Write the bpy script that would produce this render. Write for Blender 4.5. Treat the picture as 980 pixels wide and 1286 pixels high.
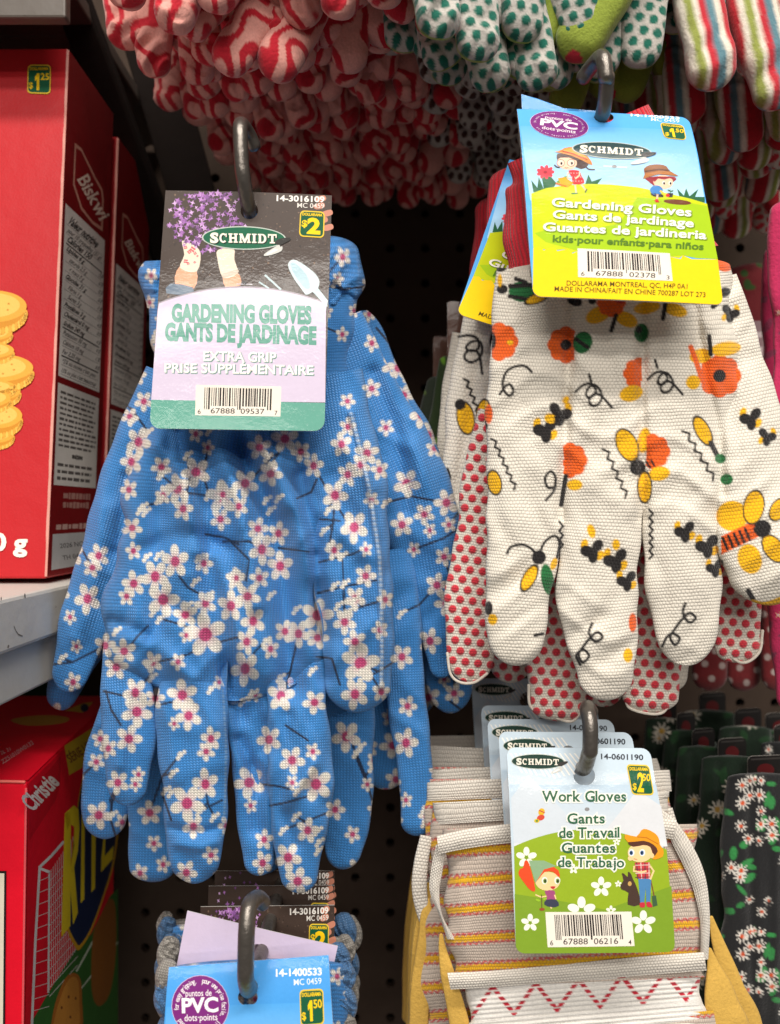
import bpy, math, random
import numpy as np
from mathutils import Vector
from mathutils.geometry import tessellate_polygon
for o in list(bpy.data.objects): bpy.data.objects.remove(o)
SC = bpy.context.scene
COL = SC.collection
rng = np.random.default_rng(7); random.seed(7)
F, CX, CY = 983.0, 490.0, 643.0          # focal length and centre of the 980 x 1286 photograph, in its pixels
# ------------------------------------------------------------------ camera
cam_d = bpy.data.cameras.new('camera'); cam = bpy.data.objects.new('camera', cam_d); COL.objects.link(cam)
cam.location = (0, 0, 0); cam.rotation_euler = (math.radians(90), 0, 0)
cam_d.sensor_fit = 'HORIZONTAL'; cam_d.sensor_width = 36.0; cam_d.lens = 36.0*F/980.0
cam_d.clip_start = 0.01; cam_d.clip_end = 50
cam_d.dof.use_dof = True; cam_d.dof.focus_distance = 0.296; cam_d.dof.aperture_fstop = 13.0
SC.camera = cam
# ------------------------------------------------------------------ world (the shop's dim bounce light) and ceiling lamps
W = bpy.data.worlds.new('World'); SC.world = W; W.use_nodes = True
W.node_tree.nodes['Background'].inputs[0].default_value = (1.0, 0.93, 0.86, 1)
W.node_tree.nodes['Background'].inputs[1].default_value = 0.18
def lamp(name, loc, target, sx, sy, power, col=(1, .95, .88)):
    l = bpy.data.lights.new(name, 'AREA'); l.shape = 'RECTANGLE'; l.size = sx; l.size_y = sy; l.energy = power; l.color = col
    o = bpy.data.objects.new(name, l); COL.objects.link(o); o.location = loc
    o.rotation_euler = (Vector(target)-Vector(loc)).to_track_quat('-Z', 'Y').to_euler(); return o
lamp('ceiling_lamp', (.1, -.75, 1.55), (0, .3, 0), 1.5, .16, 42)
lamp('ceiling_lamp', (.2, -1.9, 1.55), (0, .3, 0), 2.4, .16, 36)
lamp('ceiling_lamp', (-.7, -3.4, 1.60), (0, .3, 0), 2.4, .16, 32)
lamp('ceiling_lamp', (1.1, -4.8, 1.60), (0, .3, 0), 2.4, .16, 44)
SC.view_settings.view_transform = 'Standard'; SC.view_settings.look = 'None'
SC.view_settings.exposure = -0.2; SC.view_settings.gamma = 1.0
SC.render.engine = 'CYCLES'
SC.cycles.max_bounces = 6
# ------------------------------------------------------------------ helpers
def lin(c):
    c = np.asarray(c, float)/255.0
    return np.where(c <= .04045, c/12.92, ((c+.055)/1.055)**2.4)
def P(x, y, d):                          # a point seen at photo pixel (x, y), d metres in front of the camera plane
    x, y, d = np.asarray(x, float), np.asarray(y, float), np.asarray(d, float)
    return np.stack(np.broadcast_arrays((x-CX)/F*d, d, -(y-CY)/F*d), -1)
def px(p): return (CX+p[0]/p[1]*F, CY-p[2]/p[1]*F)
class MB:                                # collects vertices, faces, colours and weave coordinates of ONE mesh
    def __init__(s): s.V, s.C, s.U, s.Q, s.T, s.n = [], [], [], [], [], 0
    def add(s, v, faces, c, u=None):
        v = np.asarray(v, float).reshape(-1, 3); k = len(v)
        c = np.asarray(c, float); c = np.broadcast_to(c, (k, 3)) if c.ndim == 1 else c
        s.V.append(v); s.C.append(c); s.U.append(np.zeros((k, 3)) if u is None else u)
        f = np.asarray(faces, int)
        if f.size: (s.Q if f.shape[1] == 4 else s.T).append(f+s.n)
        s.n += k
    def box(s, a, b, c):
        x0, y0, z0 = a; x1, y1, z1 = b
        v = [(x0,y0,z0),(x1,y0,z0),(x1,y1,z0),(x0,y1,z0),(x0,y0,z1),(x1,y0,z1),(x1,y1,z1),(x0,y1,z1)]
        s.hexa(v, c)
    def hexa(s, v, c):                   # 8 corners: bottom ring then top ring
        s.add(v, [(0,3,2,1),(4,5,6,7),(0,1,5,4),(1,2,6,5),(2,3,7,6),(3,0,4,7)], c)
    def build(s, name, mat, parent=None, smooth=True, bevel=0):
        V = np.concatenate(s.V); off = np.array(ORG[ROOT[parent.name]]) if parent is not None else np.zeros(3)
        me = bpy.data.meshes.new(name)
        Q = np.concatenate(s.Q) if s.Q else np.zeros((0, 4), int); T = np.concatenate(s.T) if s.T else np.zeros((0, 3), int)
        nl = Q.size+T.size
        me.vertices.add(len(V)); me.vertices.foreach_set('co', (V-off).astype(np.float32).ravel())
        me.loops.add(nl); me.loops.foreach_set('vertex_index', np.concatenate([Q.ravel(), T.ravel()]).astype(np.int32))
        me.polygons.add(len(Q)+len(T))
        me.polygons.foreach_set('loop_start', np.concatenate([np.arange(len(Q))*4, Q.size+np.arange(len(T))*3]).astype(np.int32))
        me.polygons.foreach_set('use_smooth', np.full(len(Q)+len(T), bool(smooth)))
        C = np.concatenate(s.C); a = me.attributes.new('Col', 'FLOAT_COLOR', 'POINT')
        a.data.foreach_set('color', np.concatenate([C, np.ones((len(C), 1))], 1).astype(np.float32).ravel())
        a = me.attributes.new('Wv', 'FLOAT_VECTOR', 'POINT'); a.data.foreach_set('vector', np.concatenate(s.U).astype(np.float32).ravel())
        me.update(calc_edges=True); me.validate()
        if mat is not None: me.materials.append(mat)
        o = bpy.data.objects.new(name, me); COL.objects.link(o)
        if parent is not None: o.parent = parent; ROOT[o.name] = ROOT[parent.name]
        else: ROOT[o.name] = o.name; ORG[o.name] = (0, 0, 0)
        if bevel:
            b = o.modifiers.new('bevel', 'BEVEL'); b.width = bevel; b.segments = 2; b.limit_method = 'ANGLE'; b.angle_limit = .6
        return o
ROOT, ORG = {}, {}
def tag(o, label=None, cat=None, group=None, kind=None):
    if label: o['label'] = label
    if cat: o['category'] = cat
    if group: o['group'] = group
    if kind: o['kind'] = kind
    return o
def thing(name, label, cat, loc=(0, 0, 0), group=None):
    o = bpy.data.objects.new(name, None); COL.objects.link(o); o.location = tuple(float(q) for q in loc); o.empty_display_size = .01
    ROOT[o.name] = o.name; ORG[o.name] = tuple(o.location)
    return tag(o, label, cat, group)
def copy_tree(o, parent=None):
    c = o.copy(); COL.objects.link(c); c.parent = parent
    for ch in list(o.children): copy_tree(ch, c)
    return c
def catmull(p, n=14, closed=False):
    p = np.asarray(p, float)
    q = np.concatenate([p[-1:], p, p[:2]]) if closed else np.concatenate([2*p[:1]-p[1:2], p, 2*p[-1:]-p[-2:-1]])
    t = np.linspace(0, 1, n, endpoint=False)[:, None]; out = []
    for i in range(1, len(q)-2):
        a, b, c, d = q[i-1:i+3]
        out.append(.5*(2*b+(c-a)*t+(2*a-5*b+4*c-d)*t*t+(3*b-a-3*c+d)*t**3))
    out = np.concatenate(out)
    return out if closed else np.concatenate([out, p[-1:]])
def sstep(a, b, x):
    t = np.clip((x-a)/(b-a), 0, 1); return t*t*(3-2*t)
def segdist(x, y, pts):
    d = np.full(x.shape, 1e9)
    for (x0, y0), (x1, y1) in zip(pts[:-1], pts[1:]):
        dx, dy = x1-x0, y1-y0; t = np.clip(((x-x0)*dx+(y-y0)*dy)/(dx*dx+dy*dy+1e-9), 0, 1)
        d = np.minimum(d, np.hypot(x-x0-t*dx, y-y0-t*dy))
    return d
# ------------------------------------------------------------------ materials
def newmat(name):
    m = bpy.data.materials.new(name); m.use_nodes = True; nt = m.node_tree
    return m, nt, nt.nodes['Principled BSDF']
class NT:
    def __init__(s, nt): s.nt = nt
    def m(s, op, a, b=None, c=None):
        n = s.nt.nodes.new('ShaderNodeMath'); n.operation = op
        for i, v in enumerate((a, b, c)):
            if v is None: continue
            if isinstance(v, (int, float)): n.inputs[i].default_value = v
            else: s.nt.links.new(v, n.inputs[i])
        return n.outputs[0]
    def noise(s, vec, scale, detail=3, rough=.55):
        n = s.nt.nodes.new('ShaderNodeTexNoise'); n.inputs['Scale'].default_value = scale; n.inputs['Detail'].default_value = detail
        n.inputs['Roughness'].default_value = rough
        if vec is not None: s.nt.links.new(vec, n.inputs['Vector'])
        return n.outputs[0]
    def attr(s, name):
        n = s.nt.nodes.new('ShaderNodeAttribute'); n.attribute_name = name; return n
    def obj(s):
        return s.nt.nodes.new('ShaderNodeTexCoord').outputs['Object']
    def scalecol(s, col, f):
        n = s.nt.nodes.new('ShaderNodeVectorMath'); n.operation = 'SCALE'; s.nt.links.new(col, n.inputs[0]); s.nt.links.new(f, n.inputs['Scale']); return n.outputs[0]
    def bump(s, h, dist, strength=1.0, normal=None):
        n = s.nt.nodes.new('ShaderNodeBump'); n.inputs['Distance'].default_value = dist; n.inputs['Strength'].default_value = strength
        s.nt.links.new(h, n.inputs['Height'])
        if normal is not None: s.nt.links.new(normal, n.inputs['Normal'])
        return n.outputs[0]
def fabric(name, kind, rough=.85, dark=.5, dist=.0006, sheen=.25, spec=.3):
    m, nt, b = newmat(name); N = NT(nt); L = nt.links.new
    sep = nt.nodes.new('ShaderNodeSeparateXYZ'); L(N.attr('Wv').outputs['Vector'], sep.inputs[0]); u0, v0 = sep.outputs[0], sep.outputs[1]
    wob = N.noise(N.obj(), 260, 2); wob = N.m('MULTIPLY', N.m('SUBTRACT', wob, .5), .55)
    u, v = N.m('ADD', u0, wob), N.m('ADD', v0, wob)
    if kind == 'knit':
        tri = N.m('PINGPONG', u, .5); ph = N.m('ADD', v, tri)
        s = N.m('ABSOLUTE', N.m('SINE', N.m('MULTIPLY', ph, math.pi)))
        g = N.m('ABSOLUTE', N.m('SINE', N.m('MULTIPLY', u, math.pi)))
        h = N.m('MULTIPLY', N.m('POWER', s, .6), N.m('ADD', .35, N.m('MULTIPLY', g, .65)))
    elif kind == 'canvas':
        row = N.m('FLOOR', v); uu = N.m('ADD', u, N.m('MULTIPLY', row, .5))
        s = N.m('ABSOLUTE', N.m('SINE', N.m('MULTIPLY', uu, math.pi)))
        g = N.m('ABSOLUTE', N.m('SINE', N.m('MULTIPLY', v, math.pi)))
        h = N.m('MULTIPLY', N.m('POWER', s, .45), N.m('POWER', g, .5))
    elif kind == 'rib':
        s = N.m('ABSOLUTE', N.m('SINE', N.m('MULTIPLY', u, math.pi)))
        g = N.m('ABSOLUTE', N.m('SINE', N.m('MULTIPLY', N.m('ADD', N.m('MULTIPLY', v, 2.5), N.m('MULTIPLY', s, .6)), math.pi)))
        h = N.m('MULTIPLY', N.m('POWER', s, .8), N.m('ADD', .75, N.m('MULTIPLY', g, .25)))
    else:
        h = N.noise(N.obj(), 900, 3)
    fuzz = N.noise(N.obj(), 1500, 2); blot = N.noise(N.obj(), 35, 3)
    k = N.m('ADD', 1-dark, N.m('MULTIPLY', h, dark))
    k = N.m('MULTIPLY', k, N.m('ADD', .86, N.m('MULTIPLY', fuzz, .28)))
    k = N.m('MULTIPLY', k, N.m('ADD', .93, N.m('MULTIPLY', blot, .14)))
    L(N.scalecol(N.attr('Col').outputs['Color'], k), b.inputs['Base Color'])
    n0 = N.bump(N.noise(N.obj(), 55, 4), .0022, .6)
    L(N.bump(h, dist, 1.0, n0), b.inputs['Normal'])
    b.inputs['Roughness'].default_value = rough; b.inputs['Sheen Weight'].default_value = sheen; b.inputs['Specular IOR Level'].default_value = spec
    return m
def printed(name, rough=.5, coat=.35, wave=.0006, fine=.00004, coat_rough=.09, var=.06, spec=.25):
    m, nt, b = newmat(name); N = NT(nt); L = nt.links.new
    k = N.m('ADD', 1-var, N.m('MULTIPLY', N.noise(N.obj(), 420, 4, .7), 2*var))
    L(N.scalecol(N.attr('Col').outputs['Color'], k), b.inputs['Base Color'])
    n0 = N.bump(N.noise(N.obj(), 26, 3), wave, 1.0)
    n1 = N.bump(N.noise(N.obj(), 950, 2), fine, 1.0, n0)
    L(n1, b.inputs['Normal']); L(n1, b.inputs['Coat Normal'])
    b.inputs['Specular IOR Level'].default_value = spec; b.inputs['Roughness'].default_value = rough; b.inputs['Coat Weight'].default_value = coat; b.inputs['Coat Roughness'].default_value = coat_rough
    return m
def simple(name, rgb, rough=.5, metal=0, var=.25, nscale=90, bump=.0003, spec=.5):
    m, nt, b = newmat(name); N = NT(nt); L = nt.links.new
    c = nt.nodes.new('ShaderNodeRGB'); c.outputs[0].default_value = (*lin(rgb), 1)
    k = N.m('ADD', 1-var/2, N.m('MULTIPLY', N.noise(N.obj(), nscale, 5, .65), var))
    L(N.scalecol(c.outputs[0], k), b.inputs['Base Color'])
    L(N.bump(N.noise(N.obj(), nscale*3, 4), bump, 1.0), b.inputs['Normal'])
    L(N.m('ADD', rough-.1, N.m('MULTIPLY', N.noise(N.obj(), nscale*.7, 4), .2)), b.inputs['Roughness'])
    b.inputs['Metallic'].default_value = metal; b.inputs['Specular IOR Level'].default_value = spec
    return m
M_KNIT = fabric('blue_coated_knit', 'knit', rough=.46, dark=.44, dist=.00028, sheen=.12, spec=.45)
M_CANVAS = fabric('cotton_canvas', 'canvas', rough=.95, dark=.24, dist=.00024)
M_RIB = fabric('ribbed_cuff_knit', 'rib', rough=.95, dark=.3, dist=.0006)
M_TAPE = fabric('woven_cotton_tape', 'canvas', rough=.95, dark=.22, dist=.0003)
M_SOFT = fabric('soft_cotton', 'plain', rough=.95, dark=.25, dist=.0003)
M_LEATHER = fabric('yellow_split_leather', 'plain', rough=.75, dark=.2, dist=.0003, sheen=.1)
M_CARD = printed('glossy_printed_card')
M_SIGN = printed('printed_sticker', wave=.0004, coat=.12, spec=.15, rough=.6)
M_CARDSOFT = printed('satin_printed_card', coat=.10, spec=.14, rough=.62)
M_BOXCARD = printed('printed_carton', rough=.5, coat=.10, wave=.0010, fine=.00008, coat_rough=.3, spec=.22)
# ------------------------------------------------------------------ soft tubes: fingers, palms, cuffs
def screen(d0):
    return lambda x, y, z: P(x, y, d0-z*d0/F)
def local(s=.000305):
    return lambda x, y, z: np.stack([np.asarray(x)*s, -np.asarray(z)*s, -np.asarray(y)*s], -1)
def tube(mb, pts, proj, col, T=.5, tmax=40, step=1.5, disp=None, ws=4.0, cap=.95, back=9, sq=.7, root=False, rcap=.6, jit=1.0):
    """pts: (x, y, half width, forward offset z), all in photo pixels; from the root to the rounded tip"""
    q = catmull([(*p, 0)[:4] if len(p) == 3 else p for p in pts], 16)
    seg = np.hypot(*np.diff(q[:, :2], axis=0).T); S = np.concatenate([[0], np.cumsum(seg)]); L = S[-1]
    cl = min(q[-1, 2]*cap, L*.6) if cap else 0
    s = np.linspace(0, L-cl, max(4, int((L-cl)/step)+1))
    f = np.ones(len(s))
    if root:
        rl = min(q[0, 2]*rcap, L*.3); f = np.where(s < rl, np.sqrt(np.clip(1-((rl-s)/rl)**2, .0009, 1)), f)
    if cap:
        a = np.linspace(0, math.pi/2-.02, max(5, int(cl*1.5/step)))[1:]
        s = np.concatenate([s, L-cl+cl*np.sin(a)]); f = np.concatenate([f, np.cos(a)])
    cx, cy, hw, z = (np.interp(s, S, q[:, i]) for i in range(4))
    p_ = q[0, 0]*.13+q[-1, 1]*.07; env = jit*np.clip(s/(30+.2*L), 0, 1)
    hw = hw*(1+env*(.035*np.sin(.041*s+p_)+.025*np.sin(.097*s+2*p_))); cx = cx+env*np.minimum(hw, 40)*.05*np.sin(.033*s+3*p_)
    tx, ty = np.gradient(cx, s+np.arange(len(s))*1e-6), np.gradient(cy, s+np.arange(len(s))*1e-6)
    tn = np.hypot(tx, ty)+1e-9; nx, ny = ty/tn, -tx/tn            # across direction
    nx, ny = np.where(ty > 0, nx, nx), ny
    nf = max(10, int(2*hw.max()/step*1.15))
    ph = np.concatenate([np.linspace(-math.pi/2, math.pi/2, nf), np.linspace(math.pi/2, 1.5*math.pi, back+2)[1:-1]])
    sn, cs = np.sin(ph), np.cos(ph); K = len(ph)
    ac = np.sin(ph); sn = np.sign(ac)*np.abs(ac)**(1/sq); cs = np.sign(cs)*np.sqrt(np.clip(1-sn*sn, 0, 1)); dc = np.sign(cs)*np.abs(cs)**sq
    X = cx[:, None]+nx[:, None]*(hw*f)[:, None]*ac; Y = cy[:, None]+ny[:, None]*(hw*f)[:, None]*ac
    Tz = np.minimum(T*hw, tmax)*f
    Z = z[:, None]+Tz[:, None]*dc
    front = np.broadcast_to(cs > -1e-6, X.shape)
    if disp is not None: Z = Z+np.where(front, disp(X, Y)*np.clip(cs, 0, 1)**.5*np.minimum(1, f*1.5)[:, None], 0)
    V = proj(X.ravel(), Y.ravel(), Z.ravel())
    XX, YY = np.where(front, X, X+517), Y
    arc = (hw*f)[:, None]*np.where(front, ph*.86, ph)*1.0
    C = col(XX.ravel(), YY.ravel())
    U = np.stack([(arc+cx[0]*.37).ravel()/ws, np.broadcast_to(s[:, None], X.shape).ravel()/ws, np.zeros(X.size)], 1)
    i = np.arange(len(s)-1)[:, None]*K; j = np.arange(K); j2 = (j+1) % K
    fc = np.stack([i+j, i+K+j, i+K+j2, i+j2], -1).reshape(-1, 4)
    mb.add(V, fc, C, U)
def wrinkle(X, Y, seed, lam):
    r = random.Random(seed); D = np.zeros(X.shape)
    for k in range(4):
        a = r.uniform(-.5, .5) + (math.pi/2 if k == 3 else 0); f = 2*math.pi/(lam*r.uniform(.7, 1.5)); p, q = r.uniform(0, 6), r.uniform(0, 6)
        w = np.sin(f*(X*math.cos(a)+Y*math.sin(a))+1.5*np.sin(.55*f*(-X*math.sin(a)+Y*math.cos(a))+q)+p); D += (.5+.5*np.cos(2*np.arcsin(np.clip(w,-1,1))))**2.2*np.clip(np.sin(.3*f*(X*.6-Y)+q)+.4, 0, 1)*(1 if k % 2 else -1)
    return D
def creases(lst, waves=(), crump=0, lam=70, seed=1, gain=1.0):
    def f(X, Y):
        D = crump*wrinkle(X, Y, seed, lam) if crump else np.zeros(X.shape)
        for pts, w, a in lst:
            pp = np.array(pts); x0, y0 = pp.min(0)-3*w; x1, y1 = pp.max(0)+3*w
            k = (X > x0) & (X < x1) & (Y > y0) & (Y < y1)
            a = a*gain
            if k.any():
                d = segdist(X[k], Y[k], catmull(pts, 5) if len(pts) > 2 else pts); D[k] += a*np.exp(-(d/w)**2)
        for a, kx, ky, p in waves: D += a*np.sin(kx*X+ky*Y+p)
        return D
    return f
def rod(mb, pts, r, col, n=12, smooth_n=10):
    p = catmull(pts, smooth_n) if smooth_n else np.asarray(pts, float)
    d = np.gradient(p, axis=0); d /= np.linalg.norm(d, axis=1)[:, None]+1e-12
    u = np.cross(d[0], (0, 0, 1.0)); u = u if np.linalg.norm(u) > .1 else np.cross(d[0], (1.0, 0, 0)); V = []
    for i in range(len(p)):
        u = u-d[i]*u.dot(d[i]); u /= np.linalg.norm(u); w = np.cross(d[i], u)
        rr = r if np.isscalar(r) else np.interp(i/(len(p)-1), np.linspace(0, 1, len(r)), r)
        a = np.linspace(0, 2*math.pi, n, endpoint=False)
        V.append(p[i]+rr*(np.cos(a)[:, None]*u+np.sin(a)[:, None]*w))
    # rounded ends
    V = [p[0][None]+(V[0]-p[0])*.02-d[0]*rr*.5, p[0][None]+(V[0]-p[0])*.7-d[0]*rr*.35]+V+[p[-1][None]+(V[-1]-p[-1])*.75+d[-1]*rr*.5, p[-1][None]+(V[-1]-p[-1])*.02+d[-1]*rr*.8]
    V = np.concatenate(V); m = len(V)//n
    i = np.arange(m-1)[:, None]*n; j = np.arange(n); j2 = (j+1) % n
    mb.add(V, np.stack([i+j, i+n+j, i+n+j2, i+j2], -1).reshape(-1, 4), col)
# ------------------------------------------------------------------ flat printing: cards, stickers, carton faces
_txt = {}
def glyphs(s, bold=0.0):
    k = (s, bold)
    if k not in _txt:
        c = bpy.data.curves.new('t', 'FONT'); c.body = s; c.size = 1; c.offset = bold; c.resolution_u = 3; c.fill_mode = 'FRONT'
        o = bpy.data.objects.new('t', c); COL.objects.link(o)
        me = bpy.data.meshes.new_from_object(o.evaluated_get(bpy.context.evaluated_depsgraph_get()))
        me.calc_loop_triangles()
        v = np.array([q.co[:2] for q in me.vertices]).reshape(-1, 2); t = np.array([q.vertices[:] for q in me.loop_triangles]).reshape(-1, 3)
        bpy.data.objects.remove(o); bpy.data.curves.remove(c); bpy.data.meshes.remove(me)
        _txt[k] = (v, t)
    return _txt[k]
CAPH = None
def capheight():
    global CAPH
    if CAPH is None: CAPH = float(glyphs('H')[0][:, 1].max())
    return CAPH
def adv(ch):
    return float(glyphs(ch+'H')[0][:, 0].max()-glyphs('H')[0][:, 0].max()) if ch != ' ' else .28
# slab / bracket serifs for letters of the plain face: (x fraction, level, direction) with level 0 base, 1 x-height, 2 cap
SER = {'H': [(.14,0),(.86,0),(.14,2),(.86,2)], 'M': [(.11,0),(.89,0),(.13,2),(.87,2)], 'I': [(.5,0),(.5,2)], 'D': [(.12,0),(.12,2)], 'T': [(.5,0)], 'B': [(.12,0),(.12,2)],
       'W': [(.08,2),(.5,2),(.92,2)], 'l': [(.5,0),(.38,2)], 'k': [(.14,0),(.86,0),(.1,2)], 'r': [(.2,0),(.14,1)], 'n': [(.14,0),(.86,0),(.1,1)], 'i': [(.5,0),(.36,1)],
       'v': [(.08,1),(.92,1)], 'd': [(.9,0),(.8,2)], 'b': [(.1,2)], 'u': [(.1,1),(.84,1),(.94,0)], 'a': [(.92,0)], 'j': [(.5,1)], 'h': [(.14,0),(.86,0),(.1,2)], 't': [(.7,0)], 'w': [(.06,1),(.5,1),(.94,1)]}
def densify(xy, t, lim=11.0):
    for _ in range(6):
        e = max(np.hypot(*(xy[t[:, i]]-xy[t[:, (i+1) % 3]]).T).max() for i in range(3))
        if e < lim: break
        L = [np.hypot(*(xy[t[:, i]]-xy[t[:, (i+1) % 3]]).T) for i in range(3)]; big = np.maximum(np.maximum(L[0], L[1]), L[2]) > lim
        keep, c = t[~big], t[big]; n = len(xy); m = len(c)
        ab, bc, ca = ((xy[c[:, i]]+xy[c[:, (i+1) % 3]])/2 for i in range(3)); xy = np.concatenate([xy, ab, bc, ca]); i = np.arange(m)
        A, B, C = n+i, n+m+i, n+2*m+i
        t = np.concatenate([keep, np.stack([c[:, 0], A, C], -1), np.stack([A, c[:, 1], B], -1), np.stack([C, B, c[:, 2]], -1), np.stack([A, B, C], -1)])
    return xy, t
def homog(src, dst):
    A, b = [], []
    for (x, y), (u, v) in zip(src, dst):
        A += [[x, y, 1, 0, 0, 0, -u*x, -u*y], [0, 0, 0, x, y, 1, -v*x, -v*y]]; b += [u, v]
    return np.append(np.linalg.solve(np.array(A, float), np.array(b, float)), 1).reshape(3, 3)
class Sheet:
    """a flat (or gently bent) card: ref = its four corners as drawn in the photograph, w = the same corners in the scene (TL, TR, BR, BL)"""
    STEP = 1.2e-5
    def __init__(s, ref, w, bend=None):
        s.ref = ref; s.H = homog(ref, [(0, 0), (1, 0), (1, 1), (0, 1)]); s.w = np.asarray(w, float); s.bend = bend
        n = np.cross(s.w[1]-s.w[0], s.w[3]-s.w[0]); s.n = n/np.linalg.norm(n)
        if s.n.dot(s.w.mean(0)) > 0: s.n = -s.n
        s.mb = MB(); s.parts = []; s.k = 0
    def on(s, mb): s.mb = mb; return s
    def pt(s, x, y, h=0):
        x, y = np.asarray(x, float), np.asarray(y, float); q = s.H @ np.stack([x.ravel(), y.ravel(), np.ones(x.size)])
        a, b = (q[0]/q[2])[:, None], (q[1]/q[2])[:, None]
        p = s.w[0]*(1-a)*(1-b)+s.w[1]*a*(1-b)+s.w[2]*a*b+s.w[3]*(1-a)*b
        if s.bend is not None: h = h+s.bend(a[:, 0], b[:, 0])
        return p+s.n*np.broadcast_to(np.asarray(h, float).ravel() if np.ndim(h) else h, (len(p),))[:, None]
    def raw(s, xy, tris, col, layer, dx=None):
        xy = np.asarray(xy, float)
        c = lin(col) if np.ndim(col) == 1 else np.asarray(col)
        if s.bend is not None:
            xy, tris = densify(xy, np.asarray(tris))
        s.mb.add(s.pt(xy[:, 0], xy[:, 1], layer*s.STEP), tris, c)
    def poly(s, pts, col, layer, smooth=0):
        pts = np.asarray(pts, float)
        if smooth: pts = catmull(pts, smooth, True)
        t = tessellate_polygon([[Vector((p[0], p[1], 0)) for p in pts]])
        if len(t): s.raw(pts, np.array([tuple(q) for q in t]), col, layer)
    def grid(s, quad, nx, ny, colf, layer):
        if s.bend is not None: g_ = np.asarray(quad, float); nx, ny = max(nx, int(np.hypot(*(g_[1]-g_[0]))/9)), max(ny, int(np.hypot(*(g_[3]-g_[0]))/9))
        """a filled four-corner patch cut into a grid, colour colf(s, t)"""
        a, b = np.meshgrid(np.linspace(0, 1, nx+1), np.linspace(0, 1, ny+1)); q = np.asarray(quad, float)
        a_, b_ = a.ravel()[:, None], b.ravel()[:, None]
        xy = q[0]*(1-a_)*(1-b_)+q[1]*a_*(1-b_)+q[2]*a_*b_+q[3]*(1-a_)*b_
        i = np.arange(ny)[:, None]*(nx+1)+np.arange(nx); i = i.ravel()
        c = lin(colf) if isinstance(colf, tuple) else colf(a.ravel(), b.ravel())
        s.mb.add(s.pt(xy[:, 0], xy[:, 1], layer*s.STEP), np.stack([i, i+nx+1, i+nx+2, i+1], -1), c)
    def ellipse(s, cx, cy, rx, ry, col, layer, rot=0, n=28, a0=0, a1=360):
        a = np.radians(np.linspace(a0, a1, n, endpoint=(a1-a0) < 360)); r = math.radians(rot)
        x, y = rx*np.cos(a), ry*np.sin(a)
        s.poly(np.stack([cx+x*math.cos(r)-y*math.sin(r), cy+x*math.sin(r)+y*math.cos(r)], -1), col, layer)
    def line(s, pts, w, col, layer, smooth=0):
        p = catmull(pts, smooth) if smooth else np.asarray(pts, float)
        d = np.gradient(p, axis=0); d /= np.linalg.norm(d, axis=1)[:, None]+1e-9; nn = np.stack([-d[:, 1], d[:, 0]], -1)*w/2
        v = np.concatenate([p+nn, p-nn]); n = len(p); i = np.arange(n-1)
        s.raw(v, np.concatenate([np.stack([i, i+1, i+n+1], -1), np.stack([i, i+n+1, i+n], -1)]), col, layer)
    def rrect(s, quad, r, col, layer, n=5):
        """a four-corner patch with rounded corners of radius r"""
        s.poly(rounded(quad, r, n), col, layer)
    def text(s, body, A, B, cap, col, layer, bold=0.0, outline=None, ow=.05, up=None, shear=0):
        """body set on the baseline from A to B with capital height cap (photo pixels)"""
        A, B = np.array(A, float), np.array(B, float); v, t = glyphs(body, bold)
        if not len(t): return
        x0, x1 = glyphs(body)[0][:, 0].min(), glyphs(body)[0][:, 0].max()
        e = (B-A); up = np.array(up, float) if up is not None else np.array([e[1], -e[0]])/np.hypot(*e)
        def place(v): return A+((v[:, :1]-x0)/(x1-x0))*e+(v[:, 1:]/capheight()*cap)*(up+shear*e/np.hypot(*e))
        if outline is not None:
            vo, to = glyphs(body, bold+ow); s.raw(place(vo), to, outline, layer); layer += 1
        s.raw(place(v), t, col, layer)
    def serif(s, body, A, B, cap, col, layer, bold=.012, slab=.1, half=.16, outline=None, ow=.05, ser=True):
        """the same, letter by letter, with serifs; body may hold blanks"""
        A, B = np.array(A, float), np.array(B, float); e = B-A; up = np.array([e[1], -e[0]])/np.hypot(*e); ch = capheight()
        ws = [(.30 if c == ' ' else float(np.ptp(glyphs(c)[0][:, 0]))+.085) for c in body]; tot = sum(ws)-.085; x = 0; xh = glyphs('x')[0][:, 1].max()
        def place(v, x): return A+((v[:, :1]+x)/tot)*e+(v[:, 1:]/ch*cap)*up
        for c, w in zip(body, ws):
            if c != ' ':
                v, t = glyphs(c, bold); lo, hi = glyphs(c)[0][:, 0].min(), glyphs(c)[0][:, 0].max(); ad = .03 if (c in 'I' and slab > .15) else 0
                if outline is not None:
                    vo, to = glyphs(c, bold+ow); s.raw(place(vo-[lo-ad, 0], x), to, outline, layer)
                s.raw(place(v-[lo-ad, 0], x), t, col, layer+1)
                top = glyphs(c)[0][:, 1].max()
                for fx, lv in SER.get(c, []) if ser else []:
                    y0 = (0, xh, top)[lv]; th = slab*ch; xc = x+ad+fx*(hi-lo); hb = half*ch+bold
                    r = np.array([(xc-hb, y0+(0 if lv == 0 else -th)), (xc+hb, y0+(0 if lv == 0 else -th)), (xc+hb, y0+(th if lv == 0 else 0)), (xc-hb, y0+(th if lv == 0 else 0))])
                    if outline is not None:
                        g = ow; s.raw(place(r+np.array([(-g,-g),(g,-g),(g,g),(-g,g)]), 0), np.array([(0,1,2),(0,2,3)]), outline, layer+.35)
                    s.raw(place(r, 0), np.array([(0,1,2),(0,2,3)]), col, layer+1.3)
                if ser and slab > .15 and c in 'SC':
                    for (fx, ya, yb) in ([(.93, .62, .97)] + ([(.06, .03, .36)] if c == 'S' else [])):
                        xc = x+fx*(hi-lo); r = np.array([(xc-.05, ya*ch), (xc+.05, ya*ch), (xc+.05, yb*ch), (xc-.05, yb*ch)]); s.raw(place(r, 0), np.array([(0,1,2),(0,2,3)]), col, layer+1.3)
            x += w
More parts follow.
